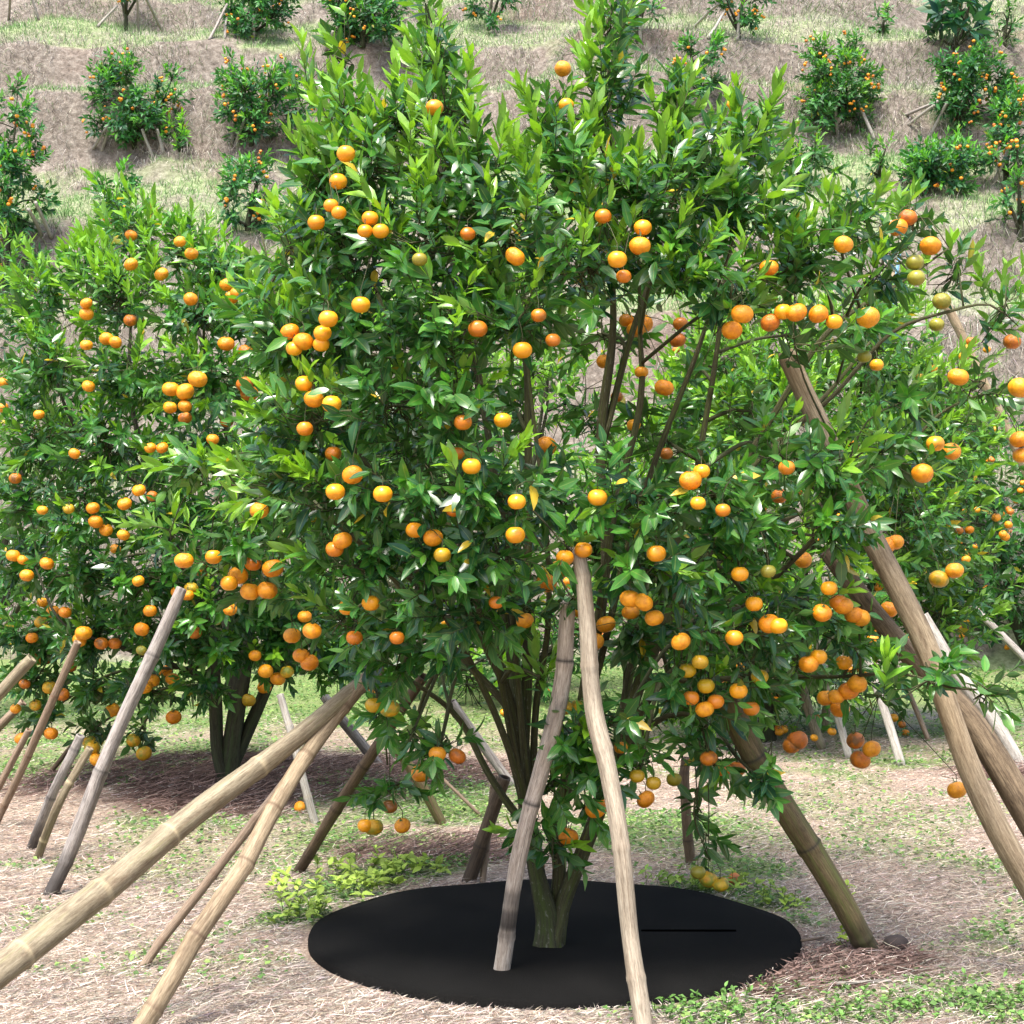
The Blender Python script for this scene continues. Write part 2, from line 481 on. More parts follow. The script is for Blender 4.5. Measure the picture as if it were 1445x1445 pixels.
class Blob:
    __slots__ = ('c', 'r', 'up', 'dens', 'flush', 'sl')

    def __init__(s, c, r, up, dens=1.0, flush=0.3, sl=1.0):
        s.c = np.asarray(c, float); s.r = np.asarray(r, float); s.up = up; s.dens = dens; s.flush = flush; s.sl = sl


def blob_shoots(blobs, dens, axis, slen, rngl=rng):
    B, D, SL, FL, ID = [], [], [], [], []
    for i, bl in enumerate(blobs):
        area = 12.57 * (bl.r.prod()) ** (2 / 3)
        n = max(4, int(dens * bl.dens * area))
        u = unit(rngl.normal(size=(n, 3)))
        rr = rngl.random(n) ** (1 / 2.0)
        base = bl.c + u * bl.r * (rr * 0.86)[:, None]
        outw = unit(base - np.array([axis[0], axis[1], bl.c[2]]))
        d = unit(u * 0.75 + outw * 0.5 + np.array([0, 0, bl.up]) + rngl.normal(0, 0.28, (n, 3)))
        s = slen * bl.sl * (0.6 + 0.75 * rngl.random(n))
        base = base - d * (s * 0.45)[:, None]
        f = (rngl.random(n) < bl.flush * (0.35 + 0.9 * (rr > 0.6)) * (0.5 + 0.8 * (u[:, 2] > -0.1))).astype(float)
        B.append(base); D.append(d); SL.append(s); FL.append(f); ID.append(np.full(n, i))
    return [np.concatenate(a) for a in (B, D, SL, FL, ID)]


# ------------------------------------------------------------------ fruit meshes
def fruit_geo(nu, nv, stem=True):
    th = np.linspace(0, np.pi, nv + 1)[1:-1]
    r = 1 - 0.16 * np.exp(-(th / 0.28) ** 2) - 0.10 * np.exp(-((np.pi - th) / 0.25) ** 2)
    z = np.cos(th) * 0.88 * r; q = np.sin(th) * r
    ph = np.linspace(0, 2 * np.pi, nu, endpoint=False)
    wob = 1 + 0.02 * np.sin(ph * 3 + 1) + 0.015 * np.sin(ph * 5)
    V = np.stack([q[:, None] * (np.cos(ph) * wob)[None], q[:, None] * (np.sin(ph) * wob)[None], z[:, None] + 0 * ph[None]], -1).reshape(-1, 3)
    n = len(th)
    i = np.arange(n - 1)[:, None] * nu; j = np.arange(nu)[None]; k = (j + 1) % nu
    F4 = np.stack([i + j, i + nu + j, i + nu + k, i + k], -1).reshape(-1, 4)
    V = np.vstack([V, [0, 0, 0.74], [0, 0, -0.78]])
    jj = np.arange(nu); kk = (jj + 1) % nu; b = n * nu
    F3 = np.vstack([np.stack([jj, kk, jj * 0 + b], -1), np.stack([(n - 1) * nu + kk, (n - 1) * nu + jj, jj * 0 + b + 1], -1)])
    mi = [0] * len(F4)
    mt = [0] * len(F3)
    if stem:
        ns = 10
        a = np.linspace(0, 2 * np.pi, ns, endpoint=False)
        rr = np.where(np.arange(ns) % 2 == 0, 0.26, 0.13)
        st = np.stack([np.cos(a) * rr, np.sin(a) * rr, 0.80 + 0.10 * (rr > 0.2)], -1)
        o = len(V); V = np.vstack([V, st, [0, 0, 0.84]])
        F3 = np.vstack([F3, np.stack([o + np.arange(ns), o + (np.arange(ns) + 1) % ns, np.full(ns, o + ns)], -1)]); mt += [1] * ns
        a = np.linspace(0, 2 * np.pi, 5, endpoint=False); o = len(V)
        V = np.vstack([V, np.stack([np.cos(a) * .055, np.sin(a) * .055, a * 0 + .82], -1), np.stack([np.cos(a) * .045 + .08, np.sin(a) * .045, a * 0 + 1.35], -1)])
        q5 = np.arange(5)
        F4 = np.vstack([F4, np.stack([o + q5, o + (q5 + 1) % 5, o + 5 + (q5 + 1) % 5, o + 5 + q5], -1)]); mi += [1] * 5
    return V, F4, F3, mi + mt


FM = {}
V, F4, F3, mi = fruit_geo(24, 16)
nc = len(fruit_geo(24, 16, False)[0])
cal = mesh('calyx', V[nc:], [F4[(F4 >= nc).all(1)] - nc, F3[(F3 >= nc).all(1)] - nc]); cal.materials.append(M_calyx)
for k_, mm in FR.items():
    V, F4, F3, mi = fruit_geo(24, 16, False)
    me = mesh('mandarin_' + mm.name, V, [F4, F3], matidx=mi); me.materials.append(mm); FM[k_] = me
    V, F4, F3, mi = fruit_geo(10, 7, False)
    me = mesh('mandarin_far_' + mm.name, V, [F4, F3], matidx=mi); me.materials.append(mm); FM[k_ + 'far'] = me


def fruit_object(kind, p, r, parent, base, far=False):
    me = FM[kind + ('far' if far else '')]
    o = bpy.data.objects.new('orange_fruit', me); col.objects.link(o)
    o.parent = parent
    o.location = np.asarray(p) - np.asarray(base)
    s = r * (0.97 + 0.06 * random.random())
    o.scale = (s, s, s * (0.93 + 0.1 * random.random()))
    o.rotation_euler = (random.gauss(0, 0.25), random.gauss(0, 0.25), random.random() * 6.28)
    if not far:
        q = bpy.data.objects.new('calyx', cal); col.objects.link(q); q.parent = o
    if kind == 'g': o['label'] = 'green unripe orange'
    if kind == 'b': o['label'] = 'brown russeted orange'
    if kind == 'y': o['label'] = 'yellow-green orange still turning ripe'
    return o


def fruits_merged(name, lst, parent, base, far=False):
    """the many smaller fruits of one tree as one part"""
    V0, F4, F3, mi0 = fruit_geo(10 if far else 16, 7 if far else 11, False)
    Vs, f4, f3, ms = [], [], [], []
    m4, m3 = [], []
    kinds = list(FR)
    for i, (kd, p, r) in enumerate(lst):
        Vs.append(V0 * r + (np.asarray(p) - np.asarray(base))); f4.append(F4 + i * len(V0)); f3.append(F3 + i * len(V0))
        m4 += [kinds.index(kd)] * len(F4); m3 += [kinds.index(kd)] * len(F3)
    me = mesh(name, np.concatenate(Vs), [np.concatenate(f4), np.concatenate(f3)], matidx=m4 + m3)
    o = obj(name, me, [FR[k] for k in kinds], parent)
    o['kind'] = 'stuff'
    return o


# ------------------------------------------------------------------ tree builder
def front_depth(blobs, px, py, default):
    d = ray(px, py); d = d / d[1]
    best = None
    for bl in blobs:
        q = d / bl.r; o = (CAM - bl.c) / bl.r
        A = q @ q; Bq = o @ q; Cq = o @ o - 0.82
        disc = Bq * Bq - A * Cq
        if disc > 0:
            Y = (-Bq - math.sqrt(disc)) / A
            if best is None or Y < best: best = Y
    return best if best is not None else default


def build_tree(label, group, base, blobs, limbs, fruits, dens, ll, slen, nleaf, hue=(1, 1, 1), near=True, bark=None,
               bark_label=None, maxpart=100, cat='tree', name='orange_tree', sub=0.0, fruitless=False):
    base = np.asarray(base, float)
    root = bpy.data.objects.new(name, None); root.empty_display_size = 0.3
    col.objects.link(root); root.location = base
    tag(root, label, cat, group)
    bark = bark or M_bark
    # trunk and limbs --------------------------------------------------
    nodes = []
    tr = Acc()
    for i, pts in enumerate(limbs):
        Q = catmull(np.array(pts), 0.05 if near else 0.12)
        P = Q[:, :3].copy(); rad = np.maximum(Q[:, 3], 0.002)
        w = 0.012 if near else 0.02
        tt = np.arange(len(P)) * 0.05 * (1 if near else 2.4)
        fade = np.clip(np.arange(len(P)) / 6.0, 0, 1)
        P[:, 0] += (vnoise(tt * 3, tt * 0 + i * 3.3, 1) - 0.5) * 2 * w * fade
        P[:, 1] += (vnoise(tt * 3, tt * 0 + i * 7.7 + 9, 1) - 0.5) * 2 * w * fade
        V, f, C = tube(P, rad, 12 if near else 7, flute=0.34 if rad[0] > 0.02 else 0.12, seed=i)
        C = C.copy(); C[:, 3] = 0
        if near and i > 0:
            lm = Acc(); lm.add(V, f, C)
            obj('limb', lm.mesh('limb', base), bark if bark is not M_bark else M_limb, root)
        else:
            tr.add(V, f, C)
        nodes.append(np.column_stack([P, rad, tt]))
    obj('trunk', tr.mesh('trunk', base), bark, root)
    nodes = np.vstack(nodes)
    # branches to each clump ------------------------------------------
    B, D, SL, FL, ID = blob_shoots(blobs, dens, base, slen)
    br = Acc(); anchors = []
    for i, bl in enumerate(blobs):
        dz = nodes[:, 2] - bl.c[2]
        cost = np.linalg.norm(nodes[:, :3] - bl.c, axis=1) + 0.35 * np.maximum(0, dz + 0.10) + (1.2 * np.maximum(0, 0.3 - dz) if bl.up <= .2 and near else 0)
        j = int(np.argmin(cost)); a = nodes[j]
        top = bl.c + np.array([0, 0, min(bl.up, 0.8) * bl.r[2] * 0.6])
        mid = (a[:3] + bl.c) / 2 + np.array([0, 0, 0.05 if bl.up > .2 else 0.10]) + rng.normal(0, 0.03, 3)
        r0 = min(a[3] * 0.75, 0.010 if near else 0.014)
        Q = catmull(np.array([[*a[:3], r0], [*mid, r0 * 0.85], [*bl.c, r0 * 0.6], [*top, r0 * 0.3]]), 0.05 if near else 0.12)
        V, f, C = tube(Q[:, :3], np.maximum(Q[:, 3], 0.0015), 6 if near else 4, seed=i)
        br.add(V, f, C)
        anchors.append(Q[len(Q) // 3:, :3])
    nl = np.maximum(4, (nleaf * (0.7 + 0.6 * rng.random(len(B))) * np.clip(SL / slen, 0.7, 1.3)).astype(int))
    # twigs
    Ks = np.zeros((len(B), 5, 3))
    for i in range(len(blobs)):
        m = np.where(ID == i)[0]
        A = anchors[i]
        dist = np.linalg.norm(A[None] - B[m][:, None], axis=2) + 0.5 * np.maximum(0, A[None, :, 2] - B[m][:, None, 2])
        s = A[np.argmin(dist, axis=1)]
        Ks[m, 0] = s; Ks[m, 2] = B[m]
        Ks[m, 1] = (s + B[m]) / 2 + (B[m] - s)[:, [1, 0, 2]] * np.array([0.08, -0.08, 0.0]) - D[m] * 0.02
    Ks[:, 3] = B + D * (SL * 0.55)[:, None]; Ks[:, 4] = B + D * SL[:, None]
    rad = np.tile(np.array([0.0032, 0.0026, 0.0022, 0.0017, 0.001]), (len(B), 1)) * (1.0 if near else 1.6)
    V, f, C = thin_tubes(Ks, rad); br.add(V, f, C)
    # fruit ------------------------------------------------------------
    fr = []
    for (kd, p, r) in fruits: fr.append((kd, np.asarray(p, float), r))
    if fr:
        FP = np.array([p for _, p, _ in fr]); FRr = np.array([r for _, _, r in fr])
        mid = (B + D * (SL * 0.5)[:, None])
        S0 = FP + np.array([0, 0, 1.0]) * FRr[:, None] * 0.8
        cand = np.argmin(np.linalg.norm(mid[None] - (S0 + np.array([0, 0.02, 0.06]))[:, None], axis=2) + 0.6 * np.maximum(0, S0[:, None, 2] + 0.02 - mid[None, :, 2]), axis=1)
        E = mid[cand]
        K2 = np.stack([S0, S0 + np.array([0, 0.004, 0.025]), (S0 + E) / 2 + np.array([0, 0, 0.02]), E], 1)
        V, f, C = thin_tubes(K2, np.tile(np.array([0.0018, 0.0016, 0.0018, 0.002]), (len(K2), 1))); br.add(V, f, C)
    obj('branches', br.mesh('branches', base), M_twig if near else bark, root)
    # leaves -----------------------------------------------------------
    P, Dl, Nn, L, W, T = shoots_to_leaves(B, D, SL, nl, FL, ll, np.asarray(hue))
    if fr:
        keep = np.ones(len(P), bool)
        ctr = P + unit(Dl) * (L * 0.5)[:, None]
        outw = FP - np.array([base[0], base[1], 0]); outw[:, 2] = 0; outw = unit(outw)
        face = unit(outw + np.array([0, -1.2, 0]))     # the side where the fruit hangs clear of the crown
        for i in range(len(fr)):
            r = FRr[i]
            keep &= np.linalg.norm(ctr - FP[i], axis=1) > r + L * 0.34
            keep &= (np.linalg.norm(ctr - (FP[i] + face[i] * r * 2.2), axis=1) > r * 1.15) | (rng.random(len(keep)) < (.25 if near else .5))
        P, Dl, Nn, L, W, T = [a[keep] for a in (P, Dl, Nn, L, W, T)]
    V, f, C = leaf_mesh(P, Dl, Nn, L, W, T, simple=not near)
    a = Acc(); a.add(V, f, C)
    crown = obj('crown', a.mesh('crown', base), M_leaf if near else M_leaf_far, root)
    order = sorted(range(len(fr)), key=lambda i: -fr[i][2])
    for i in order[:maxpart]:
        fruit_object(fr[i][0], fr[i][1], fr[i][2], root, base, far=not near)
    rest = [fr[i] for i in order[maxpart:]]
    if rest: fruits_merged('orange_fruits', rest, root, base, far=not near)
    return root


def px_blobs(lst, Y, pxm, depth, cx, cy, rx, ry, flush_fn, both=True, upfn=None):
    out = []
    for q in lst:
        x, y, ax, ay = q[:4]
        opt = q[4] if len(q) > 4 else {}
        e = math.sqrt(max(0.0, 1 - ((x - cx) / rx) ** 2 - ((y - cy) / ry) ** 2))
        offs = [opt['dz']] if 'dz' in opt else ([-depth * e, depth * e * 0.9] if (e > 0.35 and both) else [random.uniform(-0.15, 0.15)])
        for o in offs:
            yy = Y + o
            s = yy / Y
            c = at(x, y, yy)
            rr = np.array([ax / pxm * s, (ax + ay) / 2 / pxm * s * 1.15, ay / pxm * s])
            up = opt.get('up', upfn(y) if upfn else 0.5)
            out.append(Blob(c, rr, up, opt.get('d', 1.0) * (0.8 if o > 0.2 else 1.0), opt.get('f', flush_fn(y)), opt.get('sl', 1.0)))
    return out


def lp(pts, Y0):
    """limb points: (px, py, dY, radius m)"""
    return [(*at(x, y, Y0 + dy), r) for x, y, dy, r in pts]


# ================================================================== MAIN TREE
MOUNDS.append((ground(320, 1110)[0], ground(320, 1110)[1], 1.5, 0.13))
MOUNDS.append((ground(1180, 1375)[0], ground(1180, 1375)[1], 0.6, 0.02))
Y0 = 5.82
base0 = ground(776, 1338)
main_px = [
    (612, 70, 34, 75, dict(up=1.7, f=.6)), (600, 5, 20, 50, dict(up=1.9, f=.8)), (628, 150, 62, 70, dict(up=1.4, f=.5)), (486, 50, 14, 60, dict(up=1.9, f=.7, d=.9)),
    (485, 150, 42, 50, dict(up=1.4, f=.6)), (425, 120, 20, 45, dict(up=1.5, f=.8, d=.8)), (545, 160, 50, 50, dict(up=1.4)),
    (520, 235, 110, 85), (660, 235, 100, 95), (862, 40, 30, 75, dict(up=1.8, f=.4)), (852, 135, 56, 75, dict(up=1.5, f=.4)),
    (775, 160, 34, 55, dict(up=1.5, f=.5, d=.8)), (955, 165, 40, 65, dict(up=1.5, f=.5)), (1070, 190, 58, 60, dict(up=1.3, f=.5)), (990, 210, 70, 60),
    (800, 240, 90, 80), (920, 270, 110, 90), (1050, 290, 90, 80), (455, 255, 50, 75, dict(up=1.2, f=.6)), (410, 345, 48, 75, dict(up=1.1, f=.7)),
    (375, 430, 50, 60, dict(f=.6)), (480, 350, 100, 90), (600, 340, 110, 90), (720, 330, 100, 90), (840, 370, 100, 80), (960, 370, 90, 70),
    (1200, 310, 65, 50, dict(up=1.0, f=.55)), (1290, 310, 48, 42, dict(up=.9, f=.55)), (1130, 370, 80, 60, dict(f=.4)), (1245, 380, 70, 45, dict(d=.7)),
    (1350, 385, 50, 40, dict(d=.8, f=.6)), (1420, 430, 55, 60, dict(d=.8, f=.6)), (1390, 540, 80, 34, dict(d=.55, up=.4)), (1290, 560, 60, 40, dict(d=.5)),
    (1260, 640, 70, 70, dict(d=.8, f=.4)), (1185, 650, 70, 60, dict(dz=-.6, f=.2)), (1170, 735, 85, 60, dict(dz=-.65, f=.12, d=1.2)), (1100, 640, 70, 60, dict(d=.6)),
    (1030, 420, 80, 60, dict(d=.8)), (1120, 470, 90, 40, dict(d=.45)), (1210, 460, 60, 50, dict(d=.4)), (1010, 520, 70, 60, dict(d=.45, dz=.4)), (1060, 580, 60, 60, dict(d=.4, dz=.3)),
    (420, 480, 75, 70, dict(f=.5)), (500, 460, 90, 80), (620, 450, 110, 80), (740, 440, 90, 70), (850, 470, 80, 60, dict(d=.7, dz=.35)),
    (440, 590, 90, 70, dict(f=.4)), (340, 640, 70, 50, dict(f=.7, dz=-.2)), (270, 660, 60, 40, dict(f=.8, dz=-.25)), (390, 680, 90, 60, dict(f=.5)),
    (240, 750, 50, 40, dict(f=.7, d=.7)), (330, 750, 80, 55, dict(f=.5, dz=-.3)), (290, 800, 50, 40, dict(dz=-.3)), (380, 820, 60, 45, dict(dz=-.2)),
    (540, 570, 100, 80), (640, 560, 90, 80, dict(d=.7)), (740, 590, 70, 60, dict(d=.6, dz=.35)), (850, 600, 70, 60, dict(d=.5, dz=.4)), (940, 620, 80, 60, dict(d=.6, dz=.4)),
    (480, 700, 100, 70), (590, 690, 100, 80), (700, 690, 90, 70), (790, 700, 80, 55, dict(f=.1, dz=-.2)), (900, 700, 90, 60), (1010, 700, 90, 70),
    (500, 800, 80, 60), (600, 800, 100, 60), (700, 780, 80, 60), (840, 780, 70, 60, dict(d=.8, dz=.25)), (930, 800, 90, 60), (1040, 790, 80, 60),
    (480, 880, 60, 40, dict(d=.8)), (560, 880, 80, 45), (660, 865, 90, 45, dict(f=.08)), (740, 860, 60, 40, dict(f=.25, dz=-.1)), (900, 890, 60, 60, dict(dz=.1)), (970, 890, 80, 60),
    (1060, 880, 70, 60), (1140, 850, 60, 50), (1190, 890, 50, 40, dict(d=.8)), (1000, 980, 60, 50, dict(up=.2)), (1060, 960, 60, 50, dict(up=.2)),
    (950, 980, 50, 50, dict(up=.2, d=.7)), (1000, 1060, 50, 40, dict(up=0., d=.8)), (1085, 1105, 38, 30, dict(up=.0, d=.9, dz=-.4)), (1040, 1080, 36, 30, dict(up=0.)),
    (880, 1010, 50, 40, dict(d=.7, up=.2)), (905, 1080, 45, 40, dict(up=.1, d=.6)), (1000, 1195, 22, 34, dict(up=-.6, d=.35, sl=.5)), (985, 1140, 16, 50, dict(up=-.5, d=.3, sl=.5)),
    (1310, 960, 80, 30, dict(up=.3, d=.9, dz=-.7)), (1395, 975, 50, 26, dict(up=.3, d=.8, dz=-.7)), (1200, 960, 60, 34, dict(up=.2, d=.5, dz=-.2)), (1130, 930, 50, 34, dict(up=.1, d=.6)),
    (560, 940, 50, 34, dict(up=.1, d=.8)), (530, 1000, 34, 30, dict(up=.0)), (580, 1040, 40, 36, dict(up=-.1, d=.7)), (550, 1110, 36, 40, dict(up=-.2, d=.9)), (620, 1060, 36, 24, dict(up=0., d=.6)),
    (805, 1045, 55, 40, dict(up=.4, dz=-.45, f=.12, d=1.4)), (780, 1105, 44, 34, dict(up=.4, dz=-.42, f=.25, d=1.3)), (850, 1085, 44, 44, dict(up=.3, dz=-.4, f=.1, d=1.3)), (752, 1160, 34, 34, dict(up=.4, dz=-.3, f=.5, d=1.2)), (780, 1200, 30, 20, dict(up=.2, dz=-.25, f=.4)),
    (825, 1145, 36, 28, dict(up=.1, dz=-.3, d=1.2)), (760, 955, 26, 20, dict(d=.6, f=.7, dz=-.3)), (620, 930, 40, 24, dict(d=.4)),
    (803, 838, 26, 22, dict(dz=-.58, f=.2, d=1.3, up=.2)), (800, 772, 30, 20, dict(dz=-.82, f=.2, up=.2)),
    (690, 420, 120, 110, dict(dz=.1, d=.6)), (860, 300, 120, 100, dict(dz=0, d=.6)), (560, 640, 110, 110, dict(dz=.1, d=.5)), (900, 760, 120, 90, dict(dz=.3, d=.5)),
]
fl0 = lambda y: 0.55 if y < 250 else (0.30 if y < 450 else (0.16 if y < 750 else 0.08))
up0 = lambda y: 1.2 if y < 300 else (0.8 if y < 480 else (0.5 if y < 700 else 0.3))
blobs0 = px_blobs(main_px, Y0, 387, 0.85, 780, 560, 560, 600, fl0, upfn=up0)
T0 = [(776, 1347, 0, .066), (775, 1334, 0, .051), (774, 1310, 0, .041), (771, 1285, 0, .037), (766, 1262, 0, .033), (757, 1215, .0, .028), (746, 1150, .0, .030), (738, 1080, 0, .028), (730, 1000, 0, .024), (716, 900, .05, .02),
      (700, 780, .05, .017), (690, 640, .1, .014), (670, 520, .1, .012), (640, 400, .1, .010), (620, 250, .05, .007), (606, 80, 0, .004), (600, 10, 0, .002)]
limbs0 = [
    T0,
    [(784, 1343, .03, .032), (786, 1290, .03, .028), (789, 1240, .04, .024), (788, 1170, .05, .022), (800, 1080, .08, .024), (826, 980, .1, .022), (848, 850, .1, .020), (852, 700, .1, .018), (850, 560, .1, .017), (866, 440, .1, .012), (868, 280, .05, .008), (862, 120, 0, .005), (860, 20, 0, .002)],
    [(784, 1340, -.01, .032), (792, 1285, 0, .028), (816, 1222, .0, .025), (843, 1150, .0, .025), (868, 1070, .05, .026), (900, 960, .1, .022), (945, 860, .1, .02), (1000, 740, .1, .016), (1060, 640, .1, .013), (1120, 540, .05, .011), (1180, 460, 0, .009), (1270, 400, 0, .006), (1340, 350, 0, .003)],
    [(738, 1090, 0, .020), (720, 1000, -.05, .018), (680, 900, -.1, .015), (620, 790, -.15, .012), (545, 690, -.2, .010), (450, 560, -.2, .007), (390, 420, -.1, .005), (370, 330, 0, .003)],
    [(740, 1100, .02, .020), (724, 1010, .05, .016), (650, 930, .1, .013), (590, 860, .1, .011), (500, 760, 0, .009), (400, 700, -.15, .006), (290, 680, -.2, .004)],
    [(738, 1060, .03, .022), (742, 960, .05, .019), (745, 800, .1, .016), (742, 600, .1, .013), (735, 480, .1, .011), (700, 360, .1, .008), (650, 220, .05, .005), (625, 120, 0, .003)],
    [(735, 1020, .05, .018), (690, 900, .2, .015), (640, 760, .3, .012), (580, 560, .3, .010), (520, 380, .2, .007), (470, 200, .1, .004), (440, 110, 0, .002)],
    [(748, 1175, 0, .017), (700, 1105, .05, .013), (655, 1020, .1, .011), (612, 980, .05, .009), (570, 960, .0, .007), (545, 1010, -.05, .005), (548, 1080, -.05, .003)],
    [(842, 1150, .02, .020), (872, 1040, .2, .018), (905, 900, .3, .016), (960, 740, .3, .013), (1000, 560, .3, .011), (1020, 400, .2, .008), (1050, 270, .1, .005), (1070, 190, 0, .003)],
    [(868, 1075, 0, .018), (920, 980, -.1, .015), (1000, 900, -.2, .012), (1090, 820, -.3, .010), (1160, 740, -.4, .008), (1190, 660, -.35, .005)],
    [(900, 960, .1, .015), (980, 960, .05, .011), (1080, 955, 0, .009), (1180, 955, -.2, .007), (1270, 950, -.6, .005), (1340, 970, -.7, .004), (1430, 975, -.7, .002)],
    [(870, 1065, .05, .014), (940, 1010, .1, .011), (1000, 1020, .0, .008), (1040, 1070, -.3, .006), (1095, 1115, -.4, .003)],
    [(1000, 740, .1, .011), (1080, 640, .15, .009), (1170, 560, .1, .008), (1260, 470, .05, .007), (1340, 440, 0, .006), (1400, 430, 0, .004), (1440, 460, 0, .002)],
    [(945, 860, .1, .011), (1060, 760, .1, .009), (1180, 700, .1, .007), (1260, 650, .05, .006), (1330, 580, 0, .005), (1420, 545, 0, .003)],
    [(852, 620, .1, .014), (890, 480, .15, .012), (930, 360, .1, .009), (950, 240, .05, .006), (958, 150, 0, .003)],
    [(800, 1130, .05, .009), (795, 1095, -.2, .007), (805, 1050, -.42, .003)],
    [(985, 1030, .1, .005), (990, 1090, 0, .004), (978, 1150, -.02, .003), (1000, 1215, -.02, .0015)],
]
limbs0 += [
    [(750, 1190, -.02, .016), (728, 1100, -.06, .014), (690, 980, -.15, .012), (630, 870, -.25, .009), (560, 800, -.35, .005)],
    [(745, 1150, -.03, .016), (722, 1050, -.08, .014), (700, 940, -.15, .012), (660, 800, -.25, .010), (640, 660, -.3, .007), (625, 520, -.3, .003)],
    [(748, 1140, .0, .015), (735, 1030, -.05, .013), (725, 900, -.1, .011), (712, 760, -.15, .010), (690, 600, -.15, .008), (672, 470, -.1, .005)],
    [(752, 1120, .02, .015), (756, 1000, .05, .013), (775, 880, .05, .011), (770, 740, .05, .009), (752, 600, .05, .008), (738, 460, 0, .005)],
    [(800, 1090, .1, .016), (840, 960, .15, .014), (880, 800, .15, .013), (930, 640, .1, .011), (985, 500, .05, .009), (1010, 420, 0, .006)],
    [(846, 860, .05, .014), (872, 700, .0, .013), (905, 560, .0, .012), (905, 470, 0, .009), (900, 380, 0, .005)],
    [(950, 860, .0, .012), (1030, 740, -.05, .010), (1110, 620, -.05, .009), (1180, 540, -.05, .007), (1230, 480, 0, .004)],
]
limbs0 = [lp(l, Y0) for l in limbs0]
FRU = """794 97 24;613 152 26;799 148 22;488 217 27;477 256 26;467 290 20;478 300 20;446 314 25;522 308 24;515 326 22;537 326 24;592 366 21g;727 362 30;509 430 27;674 464 28b;737 494 28;
409 468 28;463 450 28;428 482 31;455 470 26;453 486 24;415 492 24;443 563 28;468 570 28;429 541 26;907 321 26;903 347 30;871 366 28;851 305 24b;880 390 22b;884 452 22;907 456 29;897 465 26;1034 148 20;
1085 378 28;1190 345 28;1267 321 28;1281 307 26b;1313 347 30;1291 370 26g;1293 392 26g;1329 425 27g;1322 458 22g;1047 443 32;1033 466 30;1087 455 28b;1105 440 26;1124 441 30;1155 443 28;1177 454 24;1225 448 32;
1352 532 30;1438 547 30;1428 482 26b;1220 503 20g;1237 515 20;937 547 28;960 457 22b;956 480 24b;853 510 24;770 630 31;665 658 27;653 596 26b;709 593 25;729 708 26;727 755 28;843 702 28;498 670 31;473 694 28;540 697 28;
585 748 26;611 759 28;624 783 25y;483 763 28;472 775 26b;366 720 28;385 802 30;377 833 30;353 835 28;336 812 28;357 795 25b;260 791 28;301 786 24;323 823 25;523 851 26;490 857 26;531 966 28;550 1000 28y;527 995 25y;440 890 27;425 925 25;
437 935 26;412 897 25;771 823 30;789 804 28y;797 787 26;823 776 26;820 860 29;839 905 27;855 881 29;741 876 26;889 845 30;908 850 28;890 864 26;923 872 28;926 781 28;961 905 28;974 678 32;990 665 24;985 710 22;894 600 20;
817 998 26y;797 998 24y;970 946 25y;996 968 25y;988 934 24y;994 1001 27;975 985 24b;1044 1019 28;1042 975 26;1036 900 26;1085 880 30;1098 883 27;1064 852 25;1044 810 25;1084 806 22g;1072 955 25y;1141 937 28;1155 927 25;
1190 855 28;1160 865 28;1183 850 26b;1205 868 28;1215 872 26;1170 830 24;1210 965 27;1197 975 30;1165 985 26;1185 1000 28;1180 983 25;1191 935 24;1125 1045 30b;1117 1052 26b;1207 1045 26b;1230 1057 26;1214 1072 29b;
1350 1115 28;1273 905 28;1255 860 26;1133 790 26;1252 770 26;1264 765 24;1302 668 30;1343 637 28;1320 626 26;1438 620 26;1442 642 26;1347 805 26;1325 817 28y;594 1091 29;645 1067 26b;617 1064 25;568 1165 24;527 1167 29y;550 1138 22b;
515 1165 22;802 1181 29;757 1222 25b;911 1128 27;840 1142 29;858 1135 26;899 1095 22y;922 1105 22y;951 1100 22y;876 1055 20;1000 1241 27y;1017 1248 24y;985 1231 22g;1000 1070 26b;1020 1085 24b;1040 1085 25b;645 640 18b;
905 525 20;870 560 18b;1010 990 24b;1060 1000 24b;640 720 18b;700 850 20b;560 900 22b;940 640 20b;780 480 20b;760 445 18b;1110 660 24b;1100 700 24b;1020 720 22b;660 330 18b;470 640 24b;430 605 24b;500 900 24b"""


def parse_fruits(s, blobs, Y, rmin, dflt):
    out = []
    for q in s.replace('\n', '').split(';'):
        a = q.split()
        if len(a) < 3: continue
        x, y = float(a[0]), float(a[1]); k = a[2][-1]
        d = float(a[2].rstrip('gyb')); k = k if k in 'gyb' else 'o'
        yy = front_depth(blobs, x, y, dflt)
        yy = min(max(yy, Y - 1.2), Y + 1.0) + (random.uniform(-0.03, 0.03) if k != 'b' else 0.04)
        out.append((k, at(x, y, yy), max(rmin, d / 2 / F * yy)))
    return out


fr0 = parse_fruits(FRU, blobs0, Y0, 0.024, Y0)
build_tree('large central orange tree with a fan of mossy stems, standing on the black round mat', 'orange trees in the orchard', base0,
           blobs0, limbs0, fr0, dens=46, ll=0.076, slen=0.155, nleaf=12)

